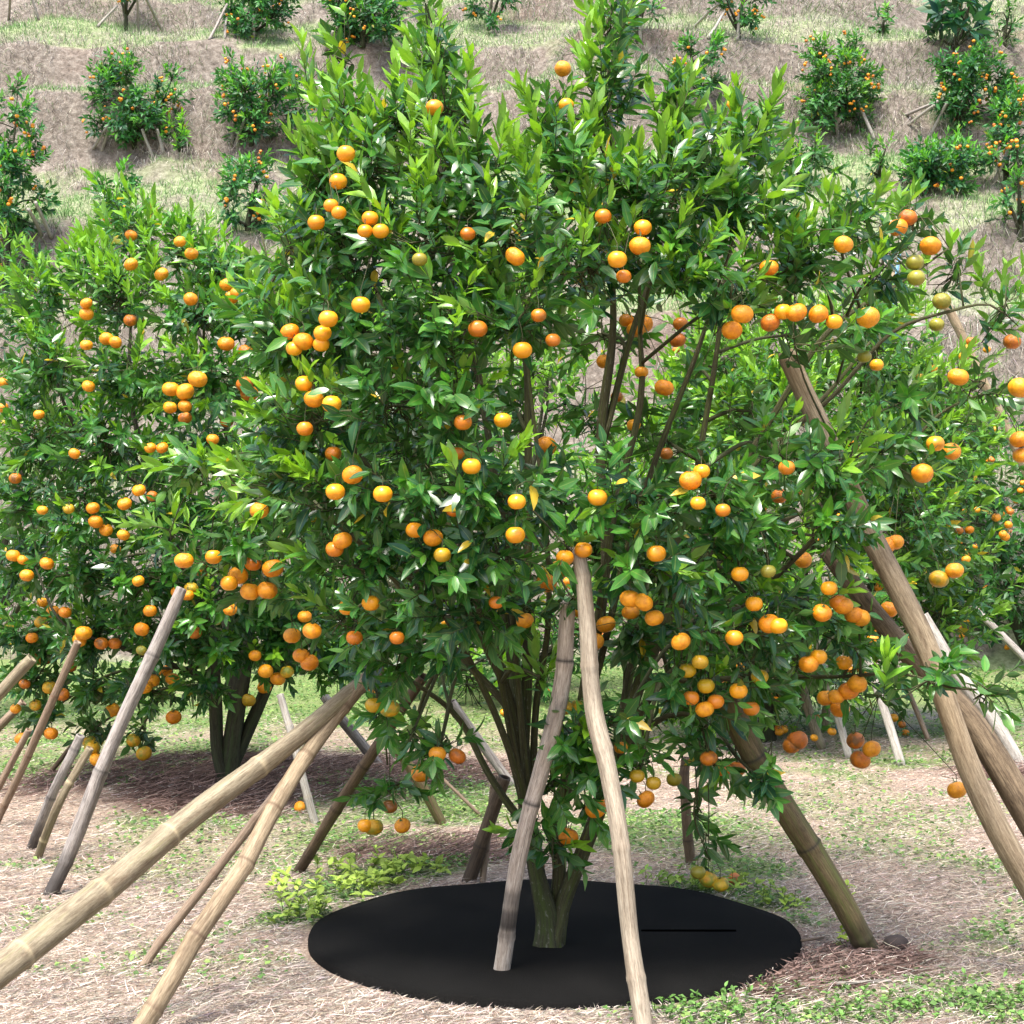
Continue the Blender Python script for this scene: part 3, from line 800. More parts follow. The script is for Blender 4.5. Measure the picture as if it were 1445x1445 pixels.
# ================================================================== LEFT TREE
Y1 = 1.5 * F / (1130 - 760)
base1 = ground(318, 1128); Y1 = base1[1]
left_px = [
    (180, 320, 50, 45, dict(f=.7, up=1.1)), (250, 345, 60, 50, dict(f=.6)), (120, 370, 55, 50, dict(f=.6)), (310, 380, 60, 50), (60, 420, 60, 60), (170, 420, 90, 70), (280, 440, 80, 60), (380, 450, 80, 80), (160, 280, 24, 24, dict(f=.9, up=1.4)),
    (70, 520, 70, 60), (180, 530, 90, 70), (300, 540, 90, 70), (430, 560, 90, 90), (50, 620, 70, 60), (150, 630, 90, 60), (270, 640, 90, 60), (390, 670, 90, 70),
    (30, 710, 60, 50), (120, 720, 80, 60), (230, 730, 80, 60), (340, 760, 80, 60), (460, 760, 80, 70), (30, 800, 60, 50), (110, 810, 80, 50), (210, 820, 80, 50), (320, 850, 80, 50), (430, 870, 80, 50),
    (50, 890, 60, 45), (130, 890, 70, 45), (220, 900, 60, 45), (300, 910, 70, 40), (390, 920, 70, 45), (470, 930, 60, 40), (50, 960, 50, 40, dict(up=.1)), (130, 970, 50, 35, dict(up=.1)), (210, 975, 50, 30, dict(up=.1)), (290, 965, 40, 24, dict(up=0.)),
    (130, 1030, 26, 24, dict(up=-.2)), (195, 1035, 28, 20, dict(up=-.2)), (60, 1010, 30, 24, dict(up=0.)), (560, 620, 80, 90), (600, 780, 80, 80), (540, 880, 70, 50), (480, 430, 60, 60),
]
fl1 = lambda y: 0.6 if y < 480 else (0.35 if y < 640 else 0.12)
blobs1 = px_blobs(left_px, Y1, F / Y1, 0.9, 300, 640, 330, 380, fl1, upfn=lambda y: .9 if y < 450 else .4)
for b_ in blobs1:
    if b_.c[2] < 1.15: b_.dens *= 1.5
limbs1 = [lp(l, Y1) for l in [
    [(322, 1140, 0, .070), (324, 1090, 0, .058), (335, 1010, 0, .048), (345, 940, .05, .042), (350, 840, .05, .035), (340, 700, 0, .025), (300, 540, 0, .015), (250, 380, 0, .006)],
    [(320, 1105, 0, .038), (306, 1050, -.03, .036), (300, 960, -.05, .034), (295, 880, -.1, .030), (240, 760, -.2, .022), (190, 600, -.2, .014), (180, 400, -.1, .006)],
    [(328, 1080, 0, .036), (355, 1020, .05, .033), (390, 940, .1, .028), (440, 840, .1, .022), (480, 680, .1, .014), (470, 480, 0, .006)],
    [(302, 990, 0, .02), (270, 950, -.2, .016), (190, 920, -.5, .012), (90, 880, -.6, .008), (50, 800, -.5, .005)],
    [(330, 1000, .1, .03), (320, 900, .3, .025), (260, 740, .5, .018), (120, 620, .5, .012), (60, 480, .3, .005)],
]]
FR1 = """185 373 20;185 332 18;228 387 21;254 341 18;270 358 20;269 422 20;122 428 18;122 443 20;184 452 20b;122 487 18;150 478 20;163 483 19;125 545 19;319 485 25;347 496 22b;241 549 25;261 553 26;279 535 27;240 575 20;261 573 20;261 590 20b;
345 542 25b;352 555 25b;320 402 20;335 414 22;327 420 20;229 632 18;212 632 16;131 717 20;135 736 21;150 748 19;176 711 20;174 755 18;163 775 16;196 692 20;97 718 14y;19 784 20;32 790 16;66 795 20;38 812 20;22 675 18b;118 893 25;112 903 20;75 863 20;58 878 20y;92 864 18;
143 908 20b;162 908 20b;200 888 22;200 918 16g;214 960 22;232 944 24;243 958 20;204 970 22;159 1002 22;50 995 18y;30 1042 19;72 1035 20;130 1055 24y;126 1047 20y;138 1072 22;188 1045 20y;203 1063 22y;245 1012 22;52 930 20b;65 930 18b;88 980 20b;275 893 20b;212 862 20;375 947 22;373 970 20;
392 958 22;405 948 20y;350 988 22y;285 805 20;270 830 20y;55 585 16;4 540 16;4 575 16;70 970 22y;250 835 18;195 820 18;265 840 18;325 860 20;430 870 20;360 925 18;300 620 18;60 720 14;215 700 16b;320 595 18b;370 620 20b;105 640 14;45 900 18;60 850 16;100 940 18b;35 965 16b;22 1000 16"""
fr1 = parse_fruits(FR1, blobs1, Y1, 0.030, Y1)
build_tree('dense orange tree left of the central one, three dark stems rising from brown mulch', 'orange trees in the orchard', base1,
           blobs1, limbs1, fr1, dens=36, ll=0.080, slen=0.16, nleaf=12, hue=(0.92, 1.0, 1.0), bark=M_bark_dark)


# ================================================================== generic orchard trees behind
def auto_blobs(px, ptop, pbot, w, Y, n, flush, up=0.5, seed=1, lop=0.0):
    r = np.random.default_rng(seed); pxm = F / Y
    H = pbot - ptop; out = []
    zc = (ptop + pbot) / 2
    for i in range(n):
        f = (i + r.random()) / n
        yy = ptop + H * (0.10 + 0.84 * f)
        half = w / 2 * (0.45 + 0.75 * math.sin(math.pi * min(1, 0.12 + 0.72 * f))) * 0.72
        a = i * 2.4 + r.random()
        rad = half * math.sqrt(r.random() * 0.8 + 0.2)
        x = px + rad * math.cos(a) + lop * (f - 0.5)
        dY = rad / pxm * math.sin(a)
        br = w * (0.16 + 0.09 * r.random()) / pxm
        out.append(Blob(at(x, yy, Y + dY), np.array([br, br, br * (0.8 + 0.35 * r.random())]), up + (0.6 if f < 0.25 else 0), 1.0,
                        flush * (1.6 if f < 0.3 else 1.0)))
    return out


def auto_fruits(blobs, n, r0, seed, axis, zmax=None, kinds='oooooobby'):
    r = np.random.default_rng(seed); out = []
    C = np.array([b.c for b in blobs]); Rr = np.array([b.r for b in blobs])
    tries = 0
    while len(out) < n and tries < n * 60:
        tries += 1
        i = r.integers(len(blobs))
        u = unit(r.normal(size=3)); u[1] = -abs(u[1]) if r.random() < 0.75 else u[1]
        p = C[i] + u * Rr[i] * 0.95
        d = (np.linalg.norm((p - C) / Rr, axis=1) < 0.78).sum()
        if d: continue
        if zmax is not None and p[2] > zmax and r.random() < 0.75: continue
        for q in range(r.integers(1, 4)):
            pp = p + r.normal(0, r0 * 1.5, 3) * (q > 0)
            out.append((kinds[r.integers(len(kinds))], pp, r0 * (0.85 + 0.3 * r.random())))
    return out[:n]


def auto_limbs(base, blobs, r0, n=4, seed=1):
    r = np.random.default_rng(seed)
    C = np.array([b.c for b in blobs]); zc = C[:, 2]
    top = C[np.argmax(zc)]
    zl = base[2] + (zc.min() - base[2]) * 0.6 + 0.1
    fork = np.array([base[0], base[1], zl])
    L = [[(*(base - np.array([0, 0, .08])), r0), (*(base + (fork - base) * .5), r0 * .85), (*fork, r0 * .75), (*((fork + top) / 2), r0 * .4), (*top, r0 * .12)]]
    for i in range(n):
        t = C[r.integers(len(C))]
        mid = (fork + t) / 2 + np.array([(t - fork)[0] * .15, (t - fork)[1] * .15, -.05])
        L.append([(*(base + (fork - base) * (.35 + .4 * r.random())), r0 * .6), (*mid, r0 * .4), (*t, r0 * .12)])
    return L


GRP = 'orange trees in the orchard'


def orchard_tree(label, bx, by, cx, top, bot, w, n, dens, flush, nf, seed, near=True, ll=0.10, hue=(1, 1, 1), r0=.07, frr=.034, lop=0):
    b = ground(bx, by)
    bl = auto_blobs(cx, top, bot, w, b[1], n, flush, seed=seed, lop=lop)
    fr = auto_fruits(bl, nf, frr, seed + 50, b, zmax=b[2] + 1.9)
    return build_tree(label, GRP, b, bl, auto_limbs(b, bl, r0, seed=seed), fr, dens=dens, ll=ll, slen=0.2, nleaf=10, hue=hue, near=near, bark=M_bark_dark)


orchard_tree('bright green orange tree right behind the central tree, its dark trunk on damp ground', 1083, 1042, 1120, 400, 990, 600, 38, 14, .45, 100, 21, frr=.034)
orchard_tree('orange tree cut off by the left picture edge, behind the dense left tree', -70, 1020, -40, 300, 990, 330, 20, 8, .3, 40, 22)
orchard_tree('orange tree in the next row, glimpsed under and between the central stems', 700, 985, 720, 420, 1000, 480, 26, 6, .6, 40, 23, near=False, ll=.13)
orchard_tree('dark orange tree at the right edge, slanting trunk, many small fruits', 1450, 946, 1420, 560, 915, 230, 20, 14, .12, 90, 24, near=False, ll=.12, hue=(.8, .95, 1.0), r0=.085)
orchard_tree('distant orange tree with a thin dark trunk just left of the right edge tree', 1398, 934, 1330, 560, 905, 250, 16, 7, .25, 60, 25, near=False, ll=.13, hue=(.85, .95, 1.0), r0=.06)
orchard_tree('pale orange tree behind the bright right-hand tree, in the farthest flat row', 1230, 930, 1230, 480, 900, 260, 14, 6, .5, 30, 26, near=False, ll=.14, hue=(.95, 1.0, 1.1), r0=.06)
orchard_tree('orange tree in the far row between the left tree and the central tree', 520, 950, 500, 520, 920, 300, 14, 5, .4, 20, 27, near=False, ll=.14, r0=.06)


# ================================================================== hillside trees
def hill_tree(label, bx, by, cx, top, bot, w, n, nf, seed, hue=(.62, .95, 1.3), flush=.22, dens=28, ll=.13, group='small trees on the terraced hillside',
              parts=None, cat='tree', name='orange_tree', frr=.029, up=.5):
    b = hit(bx, by)
    bl = []
    for (x, t, bo, ww, nn) in (parts or [(cx, top, bot, w, n)]):
        bl += auto_blobs(x, t, bo, ww, b[1] - 0.1, nn, flush, seed=seed + int(x) % 17, up=up)
    fr = auto_fruits(bl, int(nf * .8), frr, seed + 90, b, kinds='ooooob') if nf else []
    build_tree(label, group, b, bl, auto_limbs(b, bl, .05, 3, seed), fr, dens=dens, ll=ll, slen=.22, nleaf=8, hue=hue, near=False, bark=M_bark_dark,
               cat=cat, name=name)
    return b


HB = {}
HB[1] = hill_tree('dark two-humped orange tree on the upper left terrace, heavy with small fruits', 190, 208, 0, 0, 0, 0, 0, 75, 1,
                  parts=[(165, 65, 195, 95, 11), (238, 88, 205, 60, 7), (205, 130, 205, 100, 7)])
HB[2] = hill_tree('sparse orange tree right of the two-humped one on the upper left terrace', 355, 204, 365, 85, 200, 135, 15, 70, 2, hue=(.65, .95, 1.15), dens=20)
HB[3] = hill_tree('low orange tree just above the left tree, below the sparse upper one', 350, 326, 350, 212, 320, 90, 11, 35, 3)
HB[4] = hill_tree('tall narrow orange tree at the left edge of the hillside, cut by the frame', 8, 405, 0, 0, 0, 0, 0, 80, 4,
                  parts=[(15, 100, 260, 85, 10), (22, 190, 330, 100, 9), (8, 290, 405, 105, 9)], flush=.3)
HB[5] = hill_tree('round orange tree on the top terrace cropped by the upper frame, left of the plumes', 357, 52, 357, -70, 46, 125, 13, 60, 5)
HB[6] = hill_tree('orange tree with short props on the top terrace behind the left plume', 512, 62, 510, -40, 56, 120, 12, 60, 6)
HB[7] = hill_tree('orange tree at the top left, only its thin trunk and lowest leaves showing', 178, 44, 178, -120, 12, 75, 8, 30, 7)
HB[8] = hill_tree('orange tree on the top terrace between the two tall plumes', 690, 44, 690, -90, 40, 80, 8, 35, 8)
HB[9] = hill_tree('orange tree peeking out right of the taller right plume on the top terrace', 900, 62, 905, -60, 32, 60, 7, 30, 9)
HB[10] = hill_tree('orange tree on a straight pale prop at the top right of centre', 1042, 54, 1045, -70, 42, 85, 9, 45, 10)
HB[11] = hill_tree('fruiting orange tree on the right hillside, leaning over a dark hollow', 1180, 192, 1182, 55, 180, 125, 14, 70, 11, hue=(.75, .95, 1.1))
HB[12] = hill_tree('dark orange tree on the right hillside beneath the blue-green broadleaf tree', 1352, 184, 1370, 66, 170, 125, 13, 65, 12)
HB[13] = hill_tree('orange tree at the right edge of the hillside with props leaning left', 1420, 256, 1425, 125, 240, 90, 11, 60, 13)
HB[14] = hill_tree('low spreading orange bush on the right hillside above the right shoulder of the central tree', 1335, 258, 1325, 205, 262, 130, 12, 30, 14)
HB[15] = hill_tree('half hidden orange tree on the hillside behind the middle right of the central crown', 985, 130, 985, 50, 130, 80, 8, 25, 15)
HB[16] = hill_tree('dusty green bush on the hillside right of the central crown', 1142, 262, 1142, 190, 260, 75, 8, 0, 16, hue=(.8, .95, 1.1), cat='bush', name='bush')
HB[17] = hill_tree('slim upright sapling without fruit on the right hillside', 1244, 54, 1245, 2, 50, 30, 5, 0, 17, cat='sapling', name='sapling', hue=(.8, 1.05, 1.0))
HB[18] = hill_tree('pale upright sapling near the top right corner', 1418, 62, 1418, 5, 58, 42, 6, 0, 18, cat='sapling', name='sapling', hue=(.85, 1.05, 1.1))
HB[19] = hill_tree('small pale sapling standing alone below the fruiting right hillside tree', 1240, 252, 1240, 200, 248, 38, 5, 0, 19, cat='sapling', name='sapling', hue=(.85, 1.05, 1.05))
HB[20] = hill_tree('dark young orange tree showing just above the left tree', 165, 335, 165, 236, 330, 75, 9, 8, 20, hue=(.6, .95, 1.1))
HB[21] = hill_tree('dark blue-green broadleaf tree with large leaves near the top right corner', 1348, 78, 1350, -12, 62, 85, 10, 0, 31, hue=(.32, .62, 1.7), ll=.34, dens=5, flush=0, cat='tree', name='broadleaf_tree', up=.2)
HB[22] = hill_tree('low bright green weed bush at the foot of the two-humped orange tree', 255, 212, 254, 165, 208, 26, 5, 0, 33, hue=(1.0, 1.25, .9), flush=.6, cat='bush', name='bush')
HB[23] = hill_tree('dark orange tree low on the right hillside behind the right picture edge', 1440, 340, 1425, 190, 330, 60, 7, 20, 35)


# ================================================================== props (bamboo poles)
def pole(label, mat, ctrl, group=None, nodes=0.28, hollow=True, ring=0.8, sides=14, split=False, name='bamboo_pole', cat='pole', foot=0.0, band=False, seed=[0]):
    """ctrl: list of (px, py, Y or 'g' or 'h', diameter in m)"""
    seed[0] += 1
    pts = []
    for (x, y, Y, d) in ctrl:
        if Y == 'g':
            p = ground(x, y); p[2] -= 0.01
        elif Y == 'h':
            p = hit(x, y); p[2] -= 0.02
        else:
            p = at(x, y, Y)
        pts.append((*p, d / 2))
    Q = catmull(np.array(pts), 0.009 if nodes < 0.52 else 0.06)
    P = Q[:, :3]; rad = Q[:, 3].copy()
    L = np.concatenate([[0], np.cumsum(np.linalg.norm(np.diff(P, axis=0), axis=1))])
    P = P.copy()
    rad = rad * (1 + 0.10 * (vnoise(L * 6, L * 0 + seed[0] * 1.7, 1) - .5))
    wob = rad.mean() * 0.45
    P[:, 0] += (vnoise(L * 2.2, L * 0 + seed[0], 1) - .5) * wob * 2
    P[:, 2] += (vnoise(L * 2.2, L * 0 + seed[0] + 31, 1) - .5) * wob
    ringv = np.zeros(len(P)); kink = [0.0]
    if nodes < 0.5:
        pos = 0.1 + 0.1 * random.random()
        while pos < L[-1] - 0.05:
            g = np.exp(-((L - pos) / 0.011) ** 2)
            rad *= 1 + 0.10 * g
            ringv = np.maximum(ringv, ring * np.exp(-((L - pos - 0.010) / 0.0065) ** 2))
            kink.append(pos)
            pos += nodes * (0.75 + 0.5 * random.random())
        ko = np.random.default_rng(seed[0]).normal(0, rad.mean() * .16, (len(kink) + 1, 3)); ko[0] = 0; kk_ = kink + [L[-1]]
        for ax in range(3): P[:, ax] += np.interp(L, kk_, ko[:, ax])
    if foot: ringv = np.maximum(ringv, foot * np.clip(1.5 - L / 0.17 + .5 * (vnoise(L * 20, L * 0, 1) - .5), 0, 1))
    if band: ringv = np.maximum(ringv, np.exp(-((L - .24) / .085) ** 4) * (.25 + .8 * vnoise(L * 40, L * 0, 1)))
    base = P[0].copy()
    V, f, C = tube(P, rad, sides, flute=0.08, seed=seed[0], cap=not hollow)
    n = len(P)
    C[:n * sides, 3] = np.repeat(ringv, sides)
    acc = Acc()
    mi_extra = None
    if hollow:
        T = P[-1] - P[-2]; T = T / np.linalg.norm(T)
        V = V.copy()
        th = np.arange(sides)
        if split:
            # the mouth is notched so that a limb sits in the fork
            h = np.abs(np.sin(th / sides * 2 * np.pi + 0.5)) ** 1.5
            m = 6
            for q in range(m):
                ro = (n - 1 - q) * sides
                V[ro:ro + sides] += T[None] * ((1 - q / m) * split * h)[:, None]
        top = V[(n - 1) * sides:n * sides]
        ctr = top.mean(0)
        inner = top + (P[-1] - top) * 0.28 - (((top - P[-1]) @ T)[:, None] * T[None]) * -0.28 * 0
        deep = inner - T[None] * (0.10 if split else 0.03)
        o = len(V)
        V = np.vstack([V, inner, deep, deep.mean(0)[None], P[0]])
        jj = np.arange(sides); kk = (jj + 1) % sides
        a0 = (n - 1) * sides
        f = list(f) + [np.stack([a0 + jj, a0 + kk, o + kk, o + jj], -1), np.stack([o + jj, o + kk, o + sides + kk, o + sides + jj], -1),
                       np.stack([o + sides + jj, o + sides + kk, jj * 0 + o + 2 * sides], -1), np.stack([kk, jj, jj * 0 + o + 2 * sides + 1], -1)]
        Cx = np.zeros((2 * sides + 2, 4)); Cx[:, 2] = L[-1]; Cx[sides:2 * sides + 1, 3] = 1.0
        C = np.vstack([C, Cx])
    acc.add(V, f, C)
    o = obj(name, acc.mesh(name, base), BAM[mat] if isinstance(mat, str) else mat, loc=base)
    tag(o, label, cat, group)
    return o


PG = 'bamboo poles propping up the orange trees'
pole('thick straw-green bamboo pole running low from the left picture edge to the central tree', 'green', [(-185, 1500, 4.28, .098), (0, 1366, 4.6, .092), (250, 1175, 5.05, .078), (480, 990, 5.45, .060), (530, 952, 5.55, .056)], PG, nodes=.38, ring=.5)
pole('thin reddish bamboo pole between the thick left pole and the jointed pole', 'pink', [(200, 1358, 'g', .033), (330, 1195, 5.75, .033), (450, 1040, 5.8, .03)], PG, nodes=.3, ring=.5)
pole('jointed tan bamboo pole entering at the bottom left and meeting the thick pole', 'tan', [(180, 1475, 'g', .062), (300, 1280, 4.95, .060), (380, 1145, 5.15, .056), (460, 1030, 5.4, .052), (520, 950, 5.5, .048)], PG, nodes=.24)
pole('dark brown pole leaning right from beside the low left weeds', 'brown', [(418, 1228, 'g', .05), (500, 1100, 6.9, .05), (595, 955, 6.5, .045)], PG, nodes=.3, foot=.6)
pole('pale charred-tip pole standing on the black mat left of the trunk', 'char', [(707, 1376, 'g', .058), (732, 1220, 5.42, .056), (765, 1085, 5.36, .058), (790, 980, 5.33, .058), (806, 850, 5.3, .054)], PG, nodes=.42, ring=.95, band=True)
pole('bent pale pole crossing in front of the black mat right of the trunk', 'pale', [(912, 1462, 'g', .056), (893, 1330, 4.9, .056), (878, 1200, 4.9, .056), (858, 1085, 4.95, .056), (838, 1000, 5.0, .058), (829, 900, 5.0, .054), (814, 780, 5.02, .045)], PG, nodes=.33, ring=.35, split=.03)
pole('mossy brown pole planted right of the black mat, cut square at its foot', 'moss', [(1242, 1357, 'g', .075), (1160, 1225, 5.6, .088), (1080, 1090, 5.55, .09), (1015, 985, 5.5, .085)], PG, nodes=.45, foot=.75)
pole('thick split-topped tan bamboo pole at the right edge', 'tan', [(1535, 1385, 5.38, .082), (1424, 1195, 5.4, .082), (1342, 1010, 5.45, .081), (1250, 790, 5.5, .080), (1150, 590, 5.55, .074), (1122, 530, 5.55, .072)], PG, nodes=.5, ring=.45, split=.10)
pole('weathered dark pole crossing behind the split-topped bamboo at the right edge', 'rough', [(1560, 1352, 5.6, .105), (1458, 1165, 5.6, .104), (1370, 1020, 5.62, .092), (1272, 915, 5.64, .072), (1170, 775, 5.64, .066)], PG, nodes=.55, hollow=True)
pole('bleached pole behind the two thick poles at the right edge', 'white', [(1443, 1086, 'g', .09), (1370, 975, 10.5, .09), (1302, 868, 10.6, .088)], PG, nodes=.5)
pole('white pole with its foot at the damp patch, left of the thick right poles', 'white', [(1275, 1081, 'g', .06), (1240, 975, 10.8, .058), (1208, 870, 11, .055)], PG, nodes=.6)
pole('white pole behind the hanging pair of fruits on the right', 'white', [(1201, 1066, 'g', .052), (1165, 945, 11.2, .05), (1136, 830, 11.3, .05)], PG, nodes=.6)
pole('greenish pole nearest the dark back trunk on the right', 'green', [(1160, 1052, 'g', .075), (1125, 950, 11.8, .07), (1110, 900, 11.9, .06)], PG, nodes=.6)
pole('thin reddish stick leaning left on the damp patch', 'pink', [(1312, 1046, 'g', .04), (1275, 960, 12, .04)], PG, nodes=.6)
pole('long pale pole sloping down to the right edge in the far row', 'grey', [(1497, 979, 'g', .07), (1420, 904, 15.6, .07), (1345, 828, 15.7, .065)], PG, nodes=.6)
pole('pinkish crossing pole behind the bleached pole, leaning right', 'pink', [(1312, 898, 'g', .10), (1355, 845, 20, .10)], PG, nodes=.6)
pole('grey crossing pole behind the bleached pole, lower of two leaning right', 'grey', [(1322, 918, 'g', .09), (1372, 853, 19, .085)], PG, nodes=.6)
pole('upright brown stake behind the mat, under the hanging twig with three fruits', 'brown', [(974, 1222, 'g', .048), (968, 1150, 7.3, .045), (963, 1070, 7.3, .042)], PG, nodes=.3)
pole('short rough brown stake leaning behind the mat on its left', 'brown', [(660, 1245, 'g', .062), (684, 1175, 6.95, .06), (710, 1098, 6.9, .055)], PG, nodes=.35, foot=.6)
pole('thin tan stick touching the short rough stake behind the mat', 'pink', [(680, 1245, 'g', .03), (688, 1170, 7, .03), (697, 1095, 7, .028)], PG, nodes=.3)
pole('mossy brown pole leaning left below the hanging left fruits', 'moss', [(624, 1160, 'g', .055), (590, 1105, 8.4, .055), (540, 1030, 8.3, .05)], PG, nodes=.5)
pole('thin straight twig-like stick leaning left behind the short stake', 'pink', [(682, 1152, 'g', .018), (600, 1075, 8.6, .018)], PG, nodes=.6, name='stick', cat='stick')
pole('grey pole behind the central stems, leaning left', 'grey', [(728, 1112, 'g', .055), (685, 1055, 9.6, .055), (640, 990, 9.5, .05)], PG, nodes=.6)
pole('pale pole behind the jointed pole, leaning left below the left tree', 'white', [(446, 1168, 'g', .042), (422, 1075, 8.3, .042), (398, 980, 8.4, .04)], PG, nodes=.4)
pole('second pale pole far behind, leaning left under the left tree', 'grey', [(545, 1085, 'g', .07), (478, 1010, 10.2, .065), (455, 980, 10.2, .06)], PG, nodes=.6)
pole('long silver-grey pole with a split black foot under the left tree', 'grey', [(70, 1257, 'g', .062), (150, 1075, 6.8, .062), (225, 895, 6.85, .055), (252, 828, 6.9, .045)], PG, nodes=.45, foot=.9)
pole('slender brown-grey pole at the far left under the hanging fruits', 'pink', [(-8, 1158, 'g', .04), (50, 1040, 8.3, .042), (112, 905, 8.2, .04)], PG, nodes=.4)
pole('shorter pole beside the slender one at the far left edge', 'pink', [(-30, 1160, 'g', .04), (42, 1030, 8.4, .036)], PG, nodes=.4)
pole('dark-footed grey pole, left one of the close pair under the left tree', 'grey', [(43, 1190, 'g', .046), (80, 1110, 7.7, .046), (116, 1038, 7.7, .042)], PG, nodes=.3, foot=.8)
pole('pale greenish pole, right one of the close pair under the left tree', 'green', [(51, 1202, 'g', .04), (85, 1130, 7.5, .04), (125, 1055, 7.5, .038)], PG, nodes=.3)
pole('thin dark stick above the close pair under the left tree', 'brown', [(62, 1100, 'g', .03), (112, 1040, 9.8, .028)], PG, nodes=.6)
pole('thick tan pole stub at the left edge below the crown', 'green', [(-225, 1216, 'g', .06), (0, 975, 7.4, .058), (42, 930, 7.4, .054)], PG, nodes=.5)
pole('faint brown pole at the left edge under the thick stub', 'pink', [(-60, 1085, 'g', .06), (0, 1025, 10.2, .055), (34, 990, 10.2, .05)], PG, nodes=.5)
pole('tall tan pole end rising over the foliage on the far right', 'tan', [(1590, 971, 'g', .10), (1465, 700, 16, .10), (1336, 428, 16, .09)], PG, nodes=.6)
pole('thin blue plastic-wrapped stake rising behind the right shoulder of the central tree', M_blue, [(1180, 1033, 'g', .03), (1235, 640, 12.4, .03), (1271, 345, 12.4, .028)], None, nodes=.6, name='blue_stake', cat='stake')
pole('tan pole end beside the blue stake', 'tan', [(1160, 1030, 'g', .07), (1220, 640, 12.6, .07), (1259, 385, 12.6, .06)], PG, nodes=.6)

HG = 'pale props under the hillside trees'
hp = [(1, 160, 150, 143, 213, 'left outer prop of the two-humped hillside tree'), (1, 152, 178, 131, 209, 'short leftmost prop of the two-humped hillside tree'),
      (1, 180, 175, 173, 206, 'middle prop of the two-humped hillside tree'), (1, 200, 182, 218, 224, 'right prop of the two-humped hillside tree, leaning left'),
      (1, 221, 182, 231, 216, 'rightmost prop of the two-humped hillside tree'),
      (2, 333, 140, 327, 202, 'upright prop at the left of the sparse hillside tree'), (2, 346, 168, 331, 206, 'slanting prop at the left of the sparse hillside tree'), (2, 372, 120, 369, 195, 'long prop in the middle of the sparse hillside tree'),
      (7, 204, -6, 232, 47, 'prop slanting right from the thin-trunk tree at the top left'), (7, 166, 8, 136, 38, 'prop slanting left from the thin-trunk tree at the top left'), (7, 194, -8, 196, 46, 'upright prop beside the thin trunk at the top left'),
      (7, 44, -5, 55, 28, 'lone prop in the top left corner, leaning left'), (7, 15, -8, 12, 27, 'upright lone prop in the top left corner'),
      (5, 321, 6, 295, 55, 'long left prop of the round top-terrace tree'), (5, 358, 20, 358, 56, 'upright prop of the round top-terrace tree'), (5, 320, 25, 317, 54, 'short left prop of the round top-terrace tree'),
      (6, 526, 28, 546, 65, 'right prop of the top-terrace tree behind the left plume'), (6, 480, 40, 474, 74, 'left prop of the top-terrace tree behind the left plume'), (6, 470, 44, 460, 70, 'outermost left prop of the top-terrace tree behind the left plume'),
      (10, 1042, 8, 1041, 56, 'straight upright prop at the top right of centre'), (10, 1022, 18, 998, 53, 'steep left prop at the top right of centre'), (10, 1013, 5, 978, 38, 'flat left prop at the top right of centre'),
      (9, 903, 24, 903, 66, 'prop of the tree peeking out right of the right plume'),
      (11, 1178, 150, 1182, 194, 'upright prop of the fruiting right hillside tree'), (11, 1206, 132, 1235, 196, 'right prop of the fruiting right hillside tree'), (11, 1160, 160, 1148, 190, 'left prop of the fruiting right hillside tree'),
      (12, 1337, 145, 1311, 193, 'steep left prop of the dark right hillside tree'), (12, 1324, 143, 1277, 161, 'flattest left prop of the dark right hillside tree'), (12, 1318, 148, 1280, 176, 'middle left prop of the dark right hillside tree'),
      (13, 1432, 172, 1390, 227, 'long prop of the right-edge hillside tree'), (13, 1430, 195, 1402, 257, 'lower prop of the right-edge hillside tree'), (13, 1412, 186, 1386, 212, 'short prop of the right-edge hillside tree'),
      (4, 50, 285, 73, 334, 'right prop of the tall narrow left-edge tree'), (4, 40, 295, 60, 331, 'middle prop of the tall narrow left-edge tree'), (4, 5, 235, 10, 272, 'upper prop of the tall narrow left-edge tree'),
      (3, 316, 312, 300, 333, 'short left prop of the low tree above the left tree'), (3, 328, 316, 314, 332, 'short right prop of the low tree above the left tree')]
for (ti, x0, y0, x1, y1, lab) in hp:
    q = hit(x1, y1)
    pole('pale thin ' + lab, random.choice(['white', 'white', 'white', 'grey']), [(x1, y1, 'h', .065), (x0, y0, min(HB[ti][1] - .3, q[1] + .4), .055)], HG, nodes=.9, sides=6, hollow=False, name='prop_pole')

